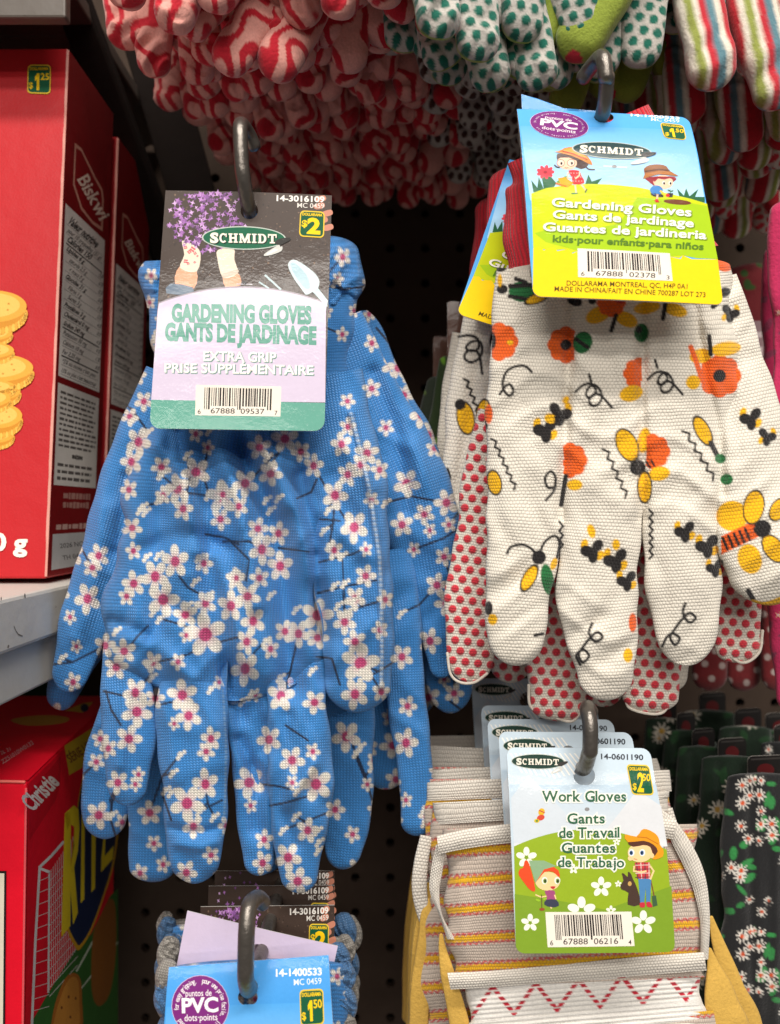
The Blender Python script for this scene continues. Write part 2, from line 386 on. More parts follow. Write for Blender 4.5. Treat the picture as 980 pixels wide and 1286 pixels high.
    def ring(s, body, c, rx, ry, a0, a1, cap, col, layer, rot=0, bold=.005):
        """letters along an ellipse from angle a0 to a1 (degrees, 0 = right, clockwise on the picture)"""
        n = len(body); r0 = math.radians(rot)
        for i, chh in enumerate(body):
            if chh == ' ': continue
            a = math.radians(a0+(a1-a0)*(i+.5)/n); sg = 1 if a1 > a0 else -1
            v, t = glyphs(chh, bold); v = v-[(v[:, 0].min()+v[:, 0].max())/2, capheight()/2]; k = cap/capheight()
            tx, ty = -math.sin(a)*sg, math.cos(a)*sg; ux, uy = math.cos(a)*sg, math.sin(a)*sg
            X = rx*math.cos(a)+k*(v[:, 0]*tx*.8+v[:, 1]*ux); Y = ry*math.sin(a)+k*(v[:, 0]*ty*.8+v[:, 1]*uy)*ry/rx
            s.raw(np.stack([c[0]+X*math.cos(r0)-Y*math.sin(r0), c[1]+X*math.sin(r0)+Y*math.cos(r0)], -1), t, col, layer)
    def card(s, pts, back, thick=.0004, grid=None, layer=0, facecol=None, hole=None):
        """the card body: outline pts (photo pixels) with real thickness; face colour per grid or flat"""
        pts = np.asarray(pts, float); n = len(pts); holes = [] if hole is None else [np.asarray(hole, float)]
        loops = [pts]+holes; allp = np.concatenate(loops)
        t = np.array([tuple(q) for q in tessellate_polygon([[Vector((p[0], p[1], 0)) for p in l] for l in loops])])
        c = lin(back)
        a2, t2 = densify(allp, t) if s.bend is not None else (allp, t)
        s.mb.add(s.pt(a2[:, 0], a2[:, 1], 0), t2, c if facecol is None else lin(facecol)); s.mb.add(s.pt(a2[:, 0], a2[:, 1], -thick), t2[:, ::-1], c)
        for l in loops:
            m = len(l); i = np.arange(m); f, b = s.pt(l[:, 0], l[:, 1], 0), s.pt(l[:, 0], l[:, 1], -thick)
            s.mb.add(np.concatenate([f, b]), np.stack([i, (i+1) % m, (i+1) % m+m, i+m], -1), lin((225, 220, 212)))
def rounded(quad, r, n=5, which=(1, 1, 1, 1)):
    q = np.asarray(quad, float); out = []
    for i in range(4):
        p, a, b = q[i], q[i-1], q[(i+1) % 4]
        if not which[i]: out.append(p); continue
        da, db = (a-p)/np.linalg.norm(a-p), (b-p)/np.linalg.norm(b-p); u = np.linspace(0, math.pi/2, n)
        for t in u: out.append(p+r*(da*(1-math.sin(t))+db*(1-math.cos(t))))
    return np.array(out)
def circle(cx, cy, rx, ry, n=20):
    a = np.linspace(0, 2*math.pi, n, endpoint=False); return np.stack([cx+rx*np.cos(a), cy+ry*np.sin(a)], -1)
def quadmap(q):
    """unit square -> four-corner patch of the picture"""
    H = homog([(0, 0), (1, 0), (1, 1), (0, 1)], q)
    def f(a, b):
        v = H @ np.array([a, b, 1.0]); return (v[0]/v[2], v[1]/v[2])
    return f
def barcode(sh, quad, digits, layer, seed=1):
    f = quadmap(quad); sh.poly(quad, (238, 228, 214), layer); r = random.Random(seed); x = .10
    black = (30, 24, 26); k = 0
    def bar(x, w, y1): sh.poly([f(x, .08), f(x+w, .08), f(x+w, y1), f(x, y1)], black, layer+1)
    while x < .885:
        w = r.choice((.009, .009, .014, .02)); long_ = x < .16 or x > .83 or .475 < x < .51
        bar(x, w, .80 if long_ else .69); x += w+r.choice((.009, .012, .016))
    h = abs(f(0, 1)[1]-f(0, 0)[1])*.17
    a, b, c, d = digits
    for t, x0, x1, y in ((a, .03, .065, .95), (b, .18, .46, .93), (c, .53, .81, .93), (d, .93, .965, .96)):
        sh.text(t, f(x0, y), f(x1, y), h if len(t) > 1 else h*.85, black, layer+1, .004)
def price(sh, quad, dollars, cents, layer):
    f = quadmap(quad); q = np.array(quad, float); w = np.linalg.norm(q[1]-q[0])
    sh.rrect(quad, w*.17, (232, 196, 60), layer); g = .045
    sh.rrect([f(g, g), f(1-g, g), f(1-g, 1-g), f(g, 1-g)], w*.14, (22, 88, 58), layer+1)
    H = np.linalg.norm(q[3]-q[0]); Y = (250, 205, 20)
    sh.text('DOLLARAMA', f(.1, .19), f(.9, .19), H*.1, Y, layer+2, .03)
    if cents:
        dw = .15 if dollars == '1' else .26
        sh.text('$', f(.08, .82), f(.24, .82), H*.20, Y, layer+2, .02); (sh.poly([f(.33+.19*a, .30+.58*b) for a, b in ((0,.22),(.5,0),(1,0),(1,1),(.42,1),(.42,.36),(0,.48))], Y, layer+2) if dollars == '1' else sh.text(dollars, f(.28, .88), f(.54, .88), H*.58, Y, layer+2, .03))
        sh.text(cents, f(.58, .52), f(.92, .52), H*.22, Y, layer+2, .02)
    else:
        sh.text('$', f(.1, .62), f(.3, .62), H*.24, Y, layer+2, .03); sh.text(dollars, f(.35, .85), f(.8, .85), H*.55, Y, layer+2, .045)
def emblem(sh, quad, layer, green=(28, 98, 70), txt=(240, 232, 216)):
    """oval maker's badge with the word and a small trowel"""
    f = quadmap(quad); e = lambda rx, ry: [f(.47+rx*math.cos(a), .40+ry*math.sin(a)) for a in np.linspace(0, 2*math.pi, 40, endpoint=False)]
    sh.poly(e(.475, .41), (190, 198, 190), layer); sh.poly(e(.46, .375), green, layer+1)
    q = np.array(quad, float); H = np.linalg.norm(q[3]-q[0])
    el = lambda x, rx, ry, a0, a1, n=16: [(x+rx*math.cos(math.radians(a0+(a1-a0)*i/n)), .5+ry*math.sin(math.radians(a0+(a1-a0)*i/n))) for i in range(n+1)]
    R = lambda a, b, c, d: [(a, b), (c, b), (c, d), (a, d)]
    bow = lambda x, a0, a1: el(x, .46, .52, a0, a1)+el(x, .22, .34, a1, a0)
    G = {'C': (.92, [bow(.47, 45, 315), R(.74, .60, .86, .98)]), 'H': (1.06, [R(.10,0,.36,1), R(.70,0,.96,1), R(.3,.42,.76,.60), R(0,0,.46,.15), R(.60,0,1.06,.15), R(0,.85,.46,1), R(.60,.85,1.06,1)]),
         'M': (1.32, [R(.10,0,.28,1), R(1.0,0,1.24,1), [(.06,1),(.40,1),(.68,.36),(.68,0),(.58,0)], [(1.26,1),(.94,1),(.66,.36),(.66,0),(.74,0)], R(0,0,.40,.15), R(.90,0,1.34,.15), R(0,.85,.3,1), R(1.0,.85,1.34,1)]),
         'I': (.54, [R(.13,0,.41,1), R(0,0,.54,.15), R(0,.85,.54,1)]), 'D': (1.0, [R(.1,0,.37,1), R(0,0,.5,.15), R(0,.85,.5,1), el(.48,.5,.5,-90,90)+el(.46,.25,.35,90,-90)]), 'T': (1.0, [R(.36,0,.64,1), R(0,.83,1,1), R(0,.60,.13,1), R(.87,.60,1,1), R(.2,0,.8,.15)]),
         'S': (.84, [])}
    tot = sum(G[c][0] for c in 'SCHMIDT')+.16*6
    for dx, dy, cc, L in ((.012, .035, (10, 34, 30), layer+2), (0, 0, txt, layer+4)):
        x = 0; mp = lambda a, b: f(.095+.745*a/tot+dx, .575-.325*b+dy)
        for c in 'SCHMIDT':
            for i, pl in enumerate(G[c][1]): sh.poly([mp(x+a, b) for a, b in pl], cc, L+.12*i)
            if c == 'S':
                sh.text('S', mp(x+.02, 0), mp(x+.80, 0), H*.325, cc, L, .05); sh.poly([mp(x+a, b) for a, b in R(.64,.66,.76,1.0)], cc, L+.3); sh.poly([mp(x+a, b) for a, b in R(.04,0,.16,.32)], cc, L+.3)
            x += G[c][0]+.16
    sh.poly([f(*p) for p in [(.82,.52),(.88,.40),(.99,.36),(.985,.46),(.90,.60),(.86,.64)]], (58, 56, 54), layer+7, 3)
    sh.poly([f(*p) for p in [(.84,.66),(.87,.62),(.885,.70),(.90,.66),(.905,.76),(.88,.86),(.78,.98),(.70,1.02),(.71,.93),(.76,.82)]], (205, 205, 200), layer+8, 3)
    sh.poly([f(*p) for p in [(.82,.76),(.86,.80),(.74,.98),(.72,.96)]], (232, 232, 228), layer+9)
def pvc(sh, c, rx, ry, rot, layer, seed=0):
    P_ = (122, 40, 120); wh = (245, 238, 240); r = math.radians(rot)
    def f(x, y): return (c[0]+rx*x*math.cos(r)-ry*y*math.sin(r), c[1]+rx*x*math.sin(r)+ry*y*math.cos(r))
    sh.ellipse(*c, rx, ry, (225, 200, 225), layer, rot); sh.ellipse(*c, rx*.985, ry*.985, P_, layer+1, rot)
    sh.text('puntos de', f(-.50, -.33), f(.40, -.33), ry*.20, wh, layer+2, .005); sh.text('PVC', f(-.62, .20), f(.60, .20), ry*.46, wh, layer+2, .035)
    sh.text('dots·points', f(-.56, .49), f(.58, .49), ry*.22, wh, layer+2, .005)
    sh.ring('for easy gripping.', c, rx*.83, ry*.83, 172, 262, ry*.165, wh, layer+2, rot); sh.ring('pour une prise facile,', c, rx*.83, ry*.83, 276, 388, ry*.165, wh, layer+2, rot)
    sh.ring('para un agarre fácil', c, rx*.83, ry*.83, 150, 40, ry*.165, wh, layer+2, rot)
def finish_sheet(sh, name, parent, mat=None):
    return sh.mb.build(name, mat or M_CARD, parent, smooth=False)
# ================================================================== setting: pegboard and the shelf beside it
def pegboard():
    D, x0, x1, z0, z1, pit, r = .568, -.40, .62, -.46, .46, .0254, .0033
    mb = MB(); c = lin((64, 52, 44))
    nx, nz = int((x1-x0)/pit), int((z1-z0)/pit); a = np.radians(np.arange(0, 360, 22.5))
    sq = np.stack([np.cos(a), np.sin(a)], -1); sq = sq/np.abs(sq).max(1)[:, None]*pit/2; ci = np.stack([np.cos(a), np.sin(a)], -1)*r
    a2 = np.arange(16); fc = np.stack([a2, (a2+1) % 16, (a2+1) % 16+16, a2+16], -1)
    for i in range(nx):
        for j in range(nz):
            o = np.array([x0+(i+.5)*pit+.0065, z0+(j+.5)*pit+.004])
            v = np.concatenate([o+sq, o+ci, o+ci]); y = np.concatenate([np.full(16, D), np.full(16, D), np.full(16, D+.006)])
            mb.add(np.stack([v[:, 0], y, v[:, 1]], -1), np.concatenate([fc, fc+16]), c)
    mb.box((x0, D+.02, z0), (x1, D+.03, z1), lin((14, 12, 11)))
    m, nt, b = newmat('dark_hardboard'); N = NT(nt)
    k = N.m('ADD', .75, N.m('MULTIPLY', N.noise(N.obj(), 60, 5, .7), .5)); nt.links.new(N.scalecol(N.attr('Col').outputs['Color'], k), b.inputs['Base Color'])
    b.inputs['Roughness'].default_value = .85; b.inputs['Specular IOR Level'].default_value = .15
    tag(mb.build('pegboard_wall', m, smooth=False), kind='structure')
pegboard()
M_STEEL = simple('scuffed_grey_steel', (112, 106, 100), rough=.33, metal=.75, var=.5, nscale=160)
M_BEAM = simple('dark_painted_steel', (30, 23, 20), rough=.8, var=.3, nscale=50, spec=.12)
M_SHELF = simple('cream_painted_steel', (205, 200, 192), rough=.5, var=.16, nscale=40)
M_DARKMET = simple('grey_painted_steel', (88, 80, 73), rough=.45, var=.25, nscale=30)
def shelf():
    t = thing('store_shelf', 'chipped off-white metal shelf carrying the upright red biscuit boxes', 'shelf', (-.2, .35, -.055))
    x1, x0, zt = -.1420, -.72, -.0319
    mb = MB(); mb.box((x0, .205, zt-.0206), (x1, .56, zt), (1, 1, 1)); mb.build('shelf_deck', M_SHELF, t, False, .0016)
    mb = MB(); mb.box((x0, .212, zt-.0412), (x1-.0044, .56, zt-.0208), (1, 1, 1)); mb.build('bracket', M_SHELF, t, False, .0012)
    r = random.Random(4)
    def blot(y, z, s, asp=1.0):
        n = 9; an = [2*math.pi*i/n for i in range(n)]; q = [(y+s*asp*math.cos(a)*r.uniform(.5, 1.1), z+s*math.sin(a)*r.uniform(.5, 1.1)) for a in an]
        tr = np.array([tuple(k) for k in tessellate_polygon([[Vector((a, b, 0)) for a, b in q]])])
        m_ = MB(); m_.add([(x1+.00012, a, b) for a, b in q], tr, lin((92, 84, 80))); m_.build('paint_chip', M_SOFT, t, False)
    def at(x, y): d = x1*F/(x-CX); return d, -(y-CY)/F*d
    for x, y, s, asp in ((31, 748, .0011, .7), (1, 752, .0009, .6), (10, 812, .0008, 1), (58, 803, .0005, 1.2), (70, 762, .0004, 1)): blot(*at(x, y), s, asp)
    chips = MB(); pts = [at(17, 786), at(20, 793), at(23, 797), at(28, 799)]
    for (a, b), (c, d) in zip(pts[:-1], pts[1:]): chips.add([(x1+.00012, a, b-.0003), (x1+.00012, c, d-.0003), (x1+.00012, c, d+.0003), (x1+.00012, a, b+.0003)], [(0, 1, 2, 3)], lin((92, 84, 80)))
    chips.build('paint_scratch', M_SOFT, t, False)
    u = thing('upper_shelf', 'grey underside of the shelf above the biscuit boxes on dark slanted bracket arms', 'shelf', (-.25, .40, .2))
    mb = MB(); mb.box((-.72, .345, .262), (-.160, .56, .270), (1, 1, 1)); mb.build('shelf_deck', M_DARKMET, u, False, .001)
    mb = MB(); mb.box((-.72, .340, .2150), (-.141, .346, .275), (1, 1, 1)); mb.build('front_lip', M_DARKMET, u, False, .001)
    mb = MB(); mb.box((-.72, .43, .2610), (-.168, .44, .2690), (1, 1, 1)); mb.build('rear_lip', M_DARKMET, u, False, .001)
    def beam(pa, pb, da, db, w, th):
        a0, a1 = P(pa[0], pa[1], da), P(pa[0]+w, pa[1], da); b0, b1 = P(pb[0], pb[1], db), P(pb[0]+w*.8, pb[1], db); k = np.array([0, th, 0]); m_ = MB()
        m_.hexa([b0, b1, b1+k, b0+k, a0, a1, a1+k, a0+k], (1, 1, 1)); return m_
    beam((42, -60), (226, 420), .40, .54, 46, .02).build('bracket_arm', M_BEAM, u, False, .002)
    beam((120, -60), (262, 420), .47, .55, 70, .004).build('upright_post', M_BEAM, u, False, .001)
shelf()
def hook(label, hole, top, d, curl=1, lean=0, seed=0, r=.0027, rise=None):
    """a peg hook: shaft from the pegboard through the card hole, an upturned tip that curls back"""
    h, t_ = P(*hole, d), P(*top, d-.002)
    H = thing('peg_hook', label, 'hook', h)
    mb = MB(); x, y, z = h; e = np.array([x, .57, z])
    zt = t_[2]-z; xt = t_[0]-x
    pts = [e, (x, .45, z), (x, d+.05, z), (x, d+.012, z+.0002), (x+xt*.1, d+.0005, z+.002), (x+xt*.35, d-.006, z+.009), (x+xt*.6, d-.0075, z+zt*.5), (x+xt*.85, d-.007, z+zt*.85), (x+xt, d-.003, z+zt*1.02),
           (x+xt+curl*.0015, d+.003, z+zt*1.0), (x+xt+curl*.003, d+.006, z+zt*.9)]
    rod(mb, pts, r, (1, 1, 1), 16, 8); mb.build('wire', M_STEEL, H)
    mb = MB(); mb.box((x-.012, .560, z-.018), (x+.012, .5665, z+.012), (1, 1, 1)); mb.build('back_plate', M_STEEL, H, False, .001)
    return H
# ================================================================== blue cherry-blossom gloves
WHITE, PINK, STEM = lin((244, 238, 226)), lin((200, 72, 124)), lin((30, 46, 76))
BLUE = lin((64, 142, 216))
SEAM = [([(441,520),(455,572),(466,625),(471,662),(477,700),(479,760),(480,820),(479,862)], 2.6, (214,226,234)), ([(279,850),(284,930),(283,1000),(280,1050)], 1.4, (150,190,226))]
FL = [(246,593,17),(223,614,17),(205,622,11),(230,639,14),(279,624,19),(277,652,13),(166,663,12),(220,705,19),(195,724,19),(168,733,15),(159,749,11),(205,753,20),(233,772,15),(258,758,14),(290,761,18),(258,797,25),(234,798,9),(132,811,14),(156,818,14),(146,838,14),(170,870,17),(229,873,18),(195,877,12),(296,727,13),(246,545,10),(358,551,16),(378,567,12),(394,585,14),(308,607,16),(280,621,12),(300,636,13),(324,664,13),(350,670,14),(329,690,18),(352,711,17),(297,726,10),(326,726,12),(311,749,15),(318,780,17),(310,806,15),(308,840,20),(358,793,13),(375,796,16),(340,815,12),(353,874,18),
 (437,536,11),(429,558,14),(461,569,14),(453,584,13),(437,596,14),(477,590,12),(421,622,17),(445,662,19),(460,690,9),(420,691,12),(446,752,14),(433,781,15),(399,773,19),(399,801,13),(446,806,14),(453,833,22),(446,872,18),(479,869,12),(484,753,11),
 (172,894,18),(162,928,16),(136,940,12),(148,983,14),(174,973,9),(237,899,17),(219,909,8),(265,928,14),(259,944,11),(258,985,18),(235,1009,21),(243,1038,14),(234,1096,14),(313,983,18),(315,1012,9),(338,929,16),(367,955,16),(367,983,9),(397,985,20),(393,944,10),(362,1077,17),(374,1107,16)]
FB = [(485,537,10),(511,607,16),(505,659,14),(533,646,12),(540,666,9),(564,659,9),(549,735,14),(561,758,14),(505,825,14),(124,1024,16),(126,928,10),(121,957,10),(188,1021,14),(170,985,9),(176,1097,11),(205,1086,10),(330,1084,14),(435,925,18),(443,1048,10),(421,1017,12),(510,933,17),(512,887,12),(536,1026,10),(510,1005,9),(174,555,17),(165,580,15),(162,615,12),(124,698,14),(116,713,11),(110,752,18),(88,775,9),(163,523,10),(190,346,9),(188,380,8),(425,350,8),(430,420,9),(445,390,8),(520,690,9),(96,812,8)]
ST = [[(188,838),(200,831),(236,822),(258,811),(300,800)],[(225,724),(236,738),(253,747)],[(186,786),(172,800),(163,812),(146,815)],[(191,845),(180,859)],[(258,671),(282,675),(300,684)],[(130,868),(160,875)],[(280,680),(313,680),(322,684)],[(309,729),(313,703),(290,680)],[(350,688),(388,693)],[(373,626),(391,618),(398,602)],[(319,598),(342,574)],[(399,745),(430,737),(473,729)],[(401,706),(443,696),(453,691)],[(398,825),(417,827),(427,860)],[(402,652),(427,654)],[(133,868),(140,892),(152,911)],[(339,1012),(360,1008),(397,997)],[(359,911),(387,930)],[(255,1017),(279,1005)],[(200,885),(225,880)],[(205,1000),(215,1030)]]
BUD = [(203,596),(250,700),(184,699),(245,730),(193,768),(199,697),(183,642),(176,640),(262,747),(335,627),(350,625),(340,640),(236,760),(146,792),(188,832),(191,850),(399,1043),(401,1057),(400,1068),(208,992),(215,995),(305,880),(315,873),(265,865),(372,765),(340,747),(425,760),(392,842),(420,735),(433,732)]
def fill_print():
    r_ = random.Random(17); taken = [(a, b, c) for a, b, c in FL+FB]; bud = list(BUD)
    for _ in range(9000):
        x, y = r_.uniform(60, 590), r_.uniform(300, 1125); r = r_.uniform(8, 15)
        if all(math.hypot(x-a, y-b) > 1.02*(r+c)+3 for a, b, c in taken): taken.append((x, y, r)); FL.append((x, y, r))
        if len(FL) > len(FB)+150: break
    for _ in range(46):
        a, b, c = r_.choice(taken); an = r_.uniform(0, 6.28); L = r_.uniform(34, 84); p1 = (a+c*.7*math.cos(an), b+c*.7*math.sin(an)); bn = an+r_.uniform(-.6, .6); p2 = (a+L*.6*math.cos(an), b+L*.6*math.sin(an)); p3 = (p2[0]+L*.4*math.cos(bn), p2[1]+L*.4*math.sin(bn))
        ST.append([p1, p2, p3]); BUD.append((p3[0]+3*math.cos(bn), p3[1]+3*math.sin(bn)))
        if r_.random() < .6: q = (p2[0]+14*math.cos(an+.9), p2[1]+14*math.sin(an+.9)); ST.append([p2, q]); BUD.append(q)
def flower_c(C, x, y, fx, fy, r, rot, sx=1.0, grow=1.0):
    k = (abs(x-fx) < 1.25*r) & (abs(y-fy) < 1.25*r)
    if not k.any(): return
    X, Y = (x[k]-fx)/sx, y[k]-fy; m = np.zeros(X.shape); aa = 1.1
    for i in range(5):
        a = rot+i*2*math.pi/5; c, s = math.cos(a), math.sin(a); u, v = X*c+Y*s-.62*r, -X*s+Y*c
        e = (np.hypot(u/(.42*r), v/(.31*r))-1)*.36*r; m = np.maximum(m, sstep(aa, -aa, e))
    d = np.hypot(X, Y); e = d-.30*r; p = sstep(aa, -aa, e-.02*r)
    cc = C[k]; wp = WHITE+(lin((238,196,206))-WHITE)*(.55*sstep(.75*r, .25*r, d))[:, None]; cc = cc+(wp-cc)*m[:, None]; cc = cc+(PINK-cc)*p[:, None]; C[k] = cc
def blossoms(extra=(), base=BLUE, only_random=False, seed=3, dens=1.25):
    r_ = random.Random(seed); rnd = []; per = 330.0
    while len(rnd) < int(58*dens):
        q = (r_.uniform(0, per), r_.uniform(0, per), r_.uniform(9, 17), r_.uniform(0, 6), r_.uniform(.75, 1.1))
        if all(math.hypot(q[0]-o[0], q[1]-o[1]) > .8*(q[2]+o[2]) for o in rnd): rnd.append(q)
    twigs = [[(a, b), (a+r_.uniform(-30, 30), b+r_.uniform(10, 30)), (a+r_.uniform(-50, 50), b+r_.uniform(20, 60))] for a, b in [(r_.uniform(20, 310), r_.uniform(20, 260)) for _ in range(14)]]
    def col(x, y):
        C = np.tile(base, (len(x), 1)); fr = x < 640 if not only_random else np.zeros(len(x), bool)
        if fr.any():
            xf, yf = x[fr], y[fr]; cf = C[fr]
            for s in ST:
                d = segdist(xf, yf, s); m = sstep(2.0, .8, d); cf += (STEM-cf)*m[:, None]
            for (fx, fy, r) in list(FL)+list(extra):
                r = r*1.1
                hsh = (fx*7.3+fy*3.1) % 6.28; flower_c(cf, xf, yf, fx, fy, r, hsh, .82+.2*((fx*fy) % 10)/10)
            for (fx, fy) in BUD:
                for dx, dy, rr in ((0, 0, 3.6), (5, -3, 2.6), (-3, 5, 2.8)):
                    m = sstep(rr+.8, rr-.8, np.hypot(xf-fx-dx, yf-fy-dy)); cf += (WHITE-cf)*m[:, None]
            for pts, w, c_ in SEAM:
                m = (.45+.3*np.sin(yf*.9))*sstep(w+1, w-1.4, segdist(xf, yf, pts)); cf += (lin(c_)-cf)*m[:, None]
            C[fr] = cf
        bk = ~fr
        if bk.any():
            xb, yb = np.mod(x[bk], per), np.mod(y[bk], per); cb = C[bk]
            for s in twigs: cb += (STEM-cb)*sstep(2.2, .9, segdist(xb, yb, s))[:, None]
            for (fx, fy, r, rot, sx) in rnd: flower_c(cb, xb, yb, fx, fy, r, rot, sx)
            C[bk] = cb
        return C
    return col
fill_print()
COLB = blossoms(FB); COLR = blossoms(only_random=True, seed=11)
def blue_gloves():
    d = .300
    t = thing('glove_pair', 'blue cherry blossom gloves nearest on their hook, lilac and brown two dollar card in front', 'gloves', P(312, 268, d))
    # --- front glove
    mb = MB(); A = 9
    cr = creases([([(300,560),(330,620),(352,700),(362,800),(366,860)], 17, -19), ([(250,560),(262,640),(270,760),(284,850)], 20, -10), ([(215,545),(200,640),(196,760),(198,850)], 15, -8), ([(225,542),(228,575)], 6, -5), ([(262,542),(258,580)], 6, -5), ([(300,544),(308,590)], 6, -6), ([(340,546),(346,580)], 6, -6), ([(373,546),(380,590)], 6, -5), ([(283,850),(289,880)], 8, -8), ([(300,880),(318,960),(322,1040)], 12, -7), ([(288,840),(300,900)], 14, -7), ([(396,700),(402,800),(408,850)], 9, -8), ([(415,600),(440,650)], 13, -5), ([(140,780),(165,790),(185,800)], 8, -4), ([(222,1060),(250,1064),(272,1058)], 7, 3), ([(215,1040),(245,1046),(275,1040)], 6, -3), ([(330,560),(372,640),(396,720)], 14, 10),
                  ([(376,600),(398,700),(404,800)], 10, -10), ([(150,800),(190,810),(240,850)], 12, 5), ([(345,560),(350,640)], 12, 6), ([(410,640),(450,690),(480,700)], 12, 4), ([(430,560),(470,610)], 10, 4),
                  ([(205,880),(222,980)], 10, 3), ([(300,930),(330,990)], 9, -7), ([(360,900),(352,1000),(370,1060)], 10, -5), ([(392,960),(360,1010)], 9, 5), ([(160,870),(150,960)], 9, 4), ([(420,830),(470,780)], 12, 5), ([(290,600),(305,660),(322,760)], 11, 8), (SEAM[0][0], 4, 5), (SEAM[0][0], 22, 4), ([(180,690),(235,672),(290,690)], 12, -5), ([(200,560),(230,600),(250,690)], 12, 7), ([(300,850),(320,880),(335,940)], 12, -8), ([(215,760),(250,790),(280,840)], 12, -6), ([(232,600),(236,720)], 14, 5), ([(272,700),(300,800),(310,880)], 9, 5)], [(1.4, .05, .021, .4), (1.2, -.031, .043, 2)], 2.6, 110, 3, 1.75)
    kw = dict(proj=screen(d), col=COLB, disp=cr, ws=3.4)
    tube(mb, [(298,420,98,-4),(300,500,102,0),(298,552,108,2),(287,610,124,4),(280,680,132,5),(276,750,138,5),(274,820,140,3),(272,880,128,-4)], T=.26, tmax=32, cap=.5, **kw)
    tube(mb, [(158,790,26,-4),(158,850,31,2),(160,910,34,4),(161,960,31,4),(162,1012,20,2)], T=.45, **kw)
    tube(mb, [(244,800,40,2),(243,880,45,8),(243,960,43,12),(245,1030,40,11),(246,1080,31,8),(246,1110,22,6)], T=.42, **kw)
    tube(mb, [(316,800,34,-6),(314,880,32,-6),(318,950,30,-12),(323,1030,24,-14),(327,1100,18,-14)], T=.42, **kw)
    tube(mb, [(368,790,34,4),(374,870,38,10),(375,950,40,14),(378,1020,39,14),(376,1080,28,10),(376,1122,17,8)], T=.42, **kw)
    tube(mb, [(412,470,44,-6),(424,540,46,2),(432,600,50,8),(442,680,49,14),(446,760,47,16),(449,830,45,15),(452,895,34,12)], T=.40, **kw)
    g = mb.build('glove', M_KNIT, t); tag(g, 'front glove of the pair, palm flat and fingers down')
    # --- the glove behind it, of the same pair
    mb = MB(); kw = dict(proj=screen(d+.030), col=COLB, ws=3.4, disp=creases([([(520,560),(545,640),(560,720)], 14, 6), ([(470,470),(500,560),(510,640)], 12, -6), ([(130,640),(118,720),(96,800)], 14, 6), ([(160,600),(150,690)], 10, -6)], [(1.2, .04, .03, 1)], 2.6, 100, 8, 1.6))
    tube(mb, [(318,318,120,-4),(318,360,130,0),(318,420,128,0),(318,500,128,2),(318,600,140,2),(316,720,150,0),(316,850,150,-4),(316,920,130,-6)], T=.22, tmax=30, cap=.4, root=True, rcap=.12, **kw)
    tube(mb, [(430,400,26,0),(470,500,36,4),(508,590,48,6),(532,660,46,4),(542,730,34,-2),(551,800,22,-8),(556,852,12,-10)], T=.40, **kw)
    tube(mb, [(212,470,30,0),(178,560,36,4),(150,650,38,6),(126,730,36,6),(102,800,30,4),(80,868,20,0)], T=.40, **kw)
    tube(mb, [(160,880,30,0),(140,950,33,2),(133,1010,30,2),(131,1054,22,0)], T=.42, **kw)
    tube(mb, [(215,900,30,0),(196,980,33,4),(190,1050,31,4),(190,1108,27,2)], T=.40, cap=.6, **kw)
    tube(mb, [(330,900,28,-6),(330,990,30,-4),(330,1060,26,-4),(329,1098,20,-4)], T=.40, **kw)
    tube(mb, [(432,850,36,-2),(436,930,36,-2),(434,1010,32,-4),(430,1092,20,-8)], T=.42, **kw)
    tube(mb, [(494,690,26,4),(504,780,24,8),(512,880,24,10),(520,960,23,10),(526,1050,19,8)], T=.55, **kw)
    g2 = mb.build('glove', M_KNIT, t); tag(g2, 'rear glove of the pair, showing at both sides of the front one')
    cuff = MB(); tube(cuff, [(315,304,124,-2),(317,322,136,0),(318,352,137,0),(318,384,130,-2)], proj=screen(d+.0318), col=COLB, T=.24, tmax=34, cap=0, ws=4.0, root=True, rcap=.14, disp=creases([], [(1.6, .22, .01, 0), (1.4, .37, .03, 1)], 4, 60, 4)); cuff.build('cuff_band', M_KNIT, g2)
    # --- the card
    ref = [(208,239),(417,246),(407.5,541),(188,538)]
    sh = Sheet(ref, [P(*ref[0], .290), P(*ref[1], .292), P(*ref[2], .276), P(*ref[3], .274)], lambda a, b: .0006*np.sin(math.pi*a)*(1-b)+.0004*np.sin(3*b+1.2*a))
    blossom_card(sh); c = finish_sheet(sh, 'hang_card', t); card_parts(sh, c)
    return t
def two_tone(a, b): a, b = lin(a), lin(b); return lambda s, t: a+(b-a)*t[:, None]
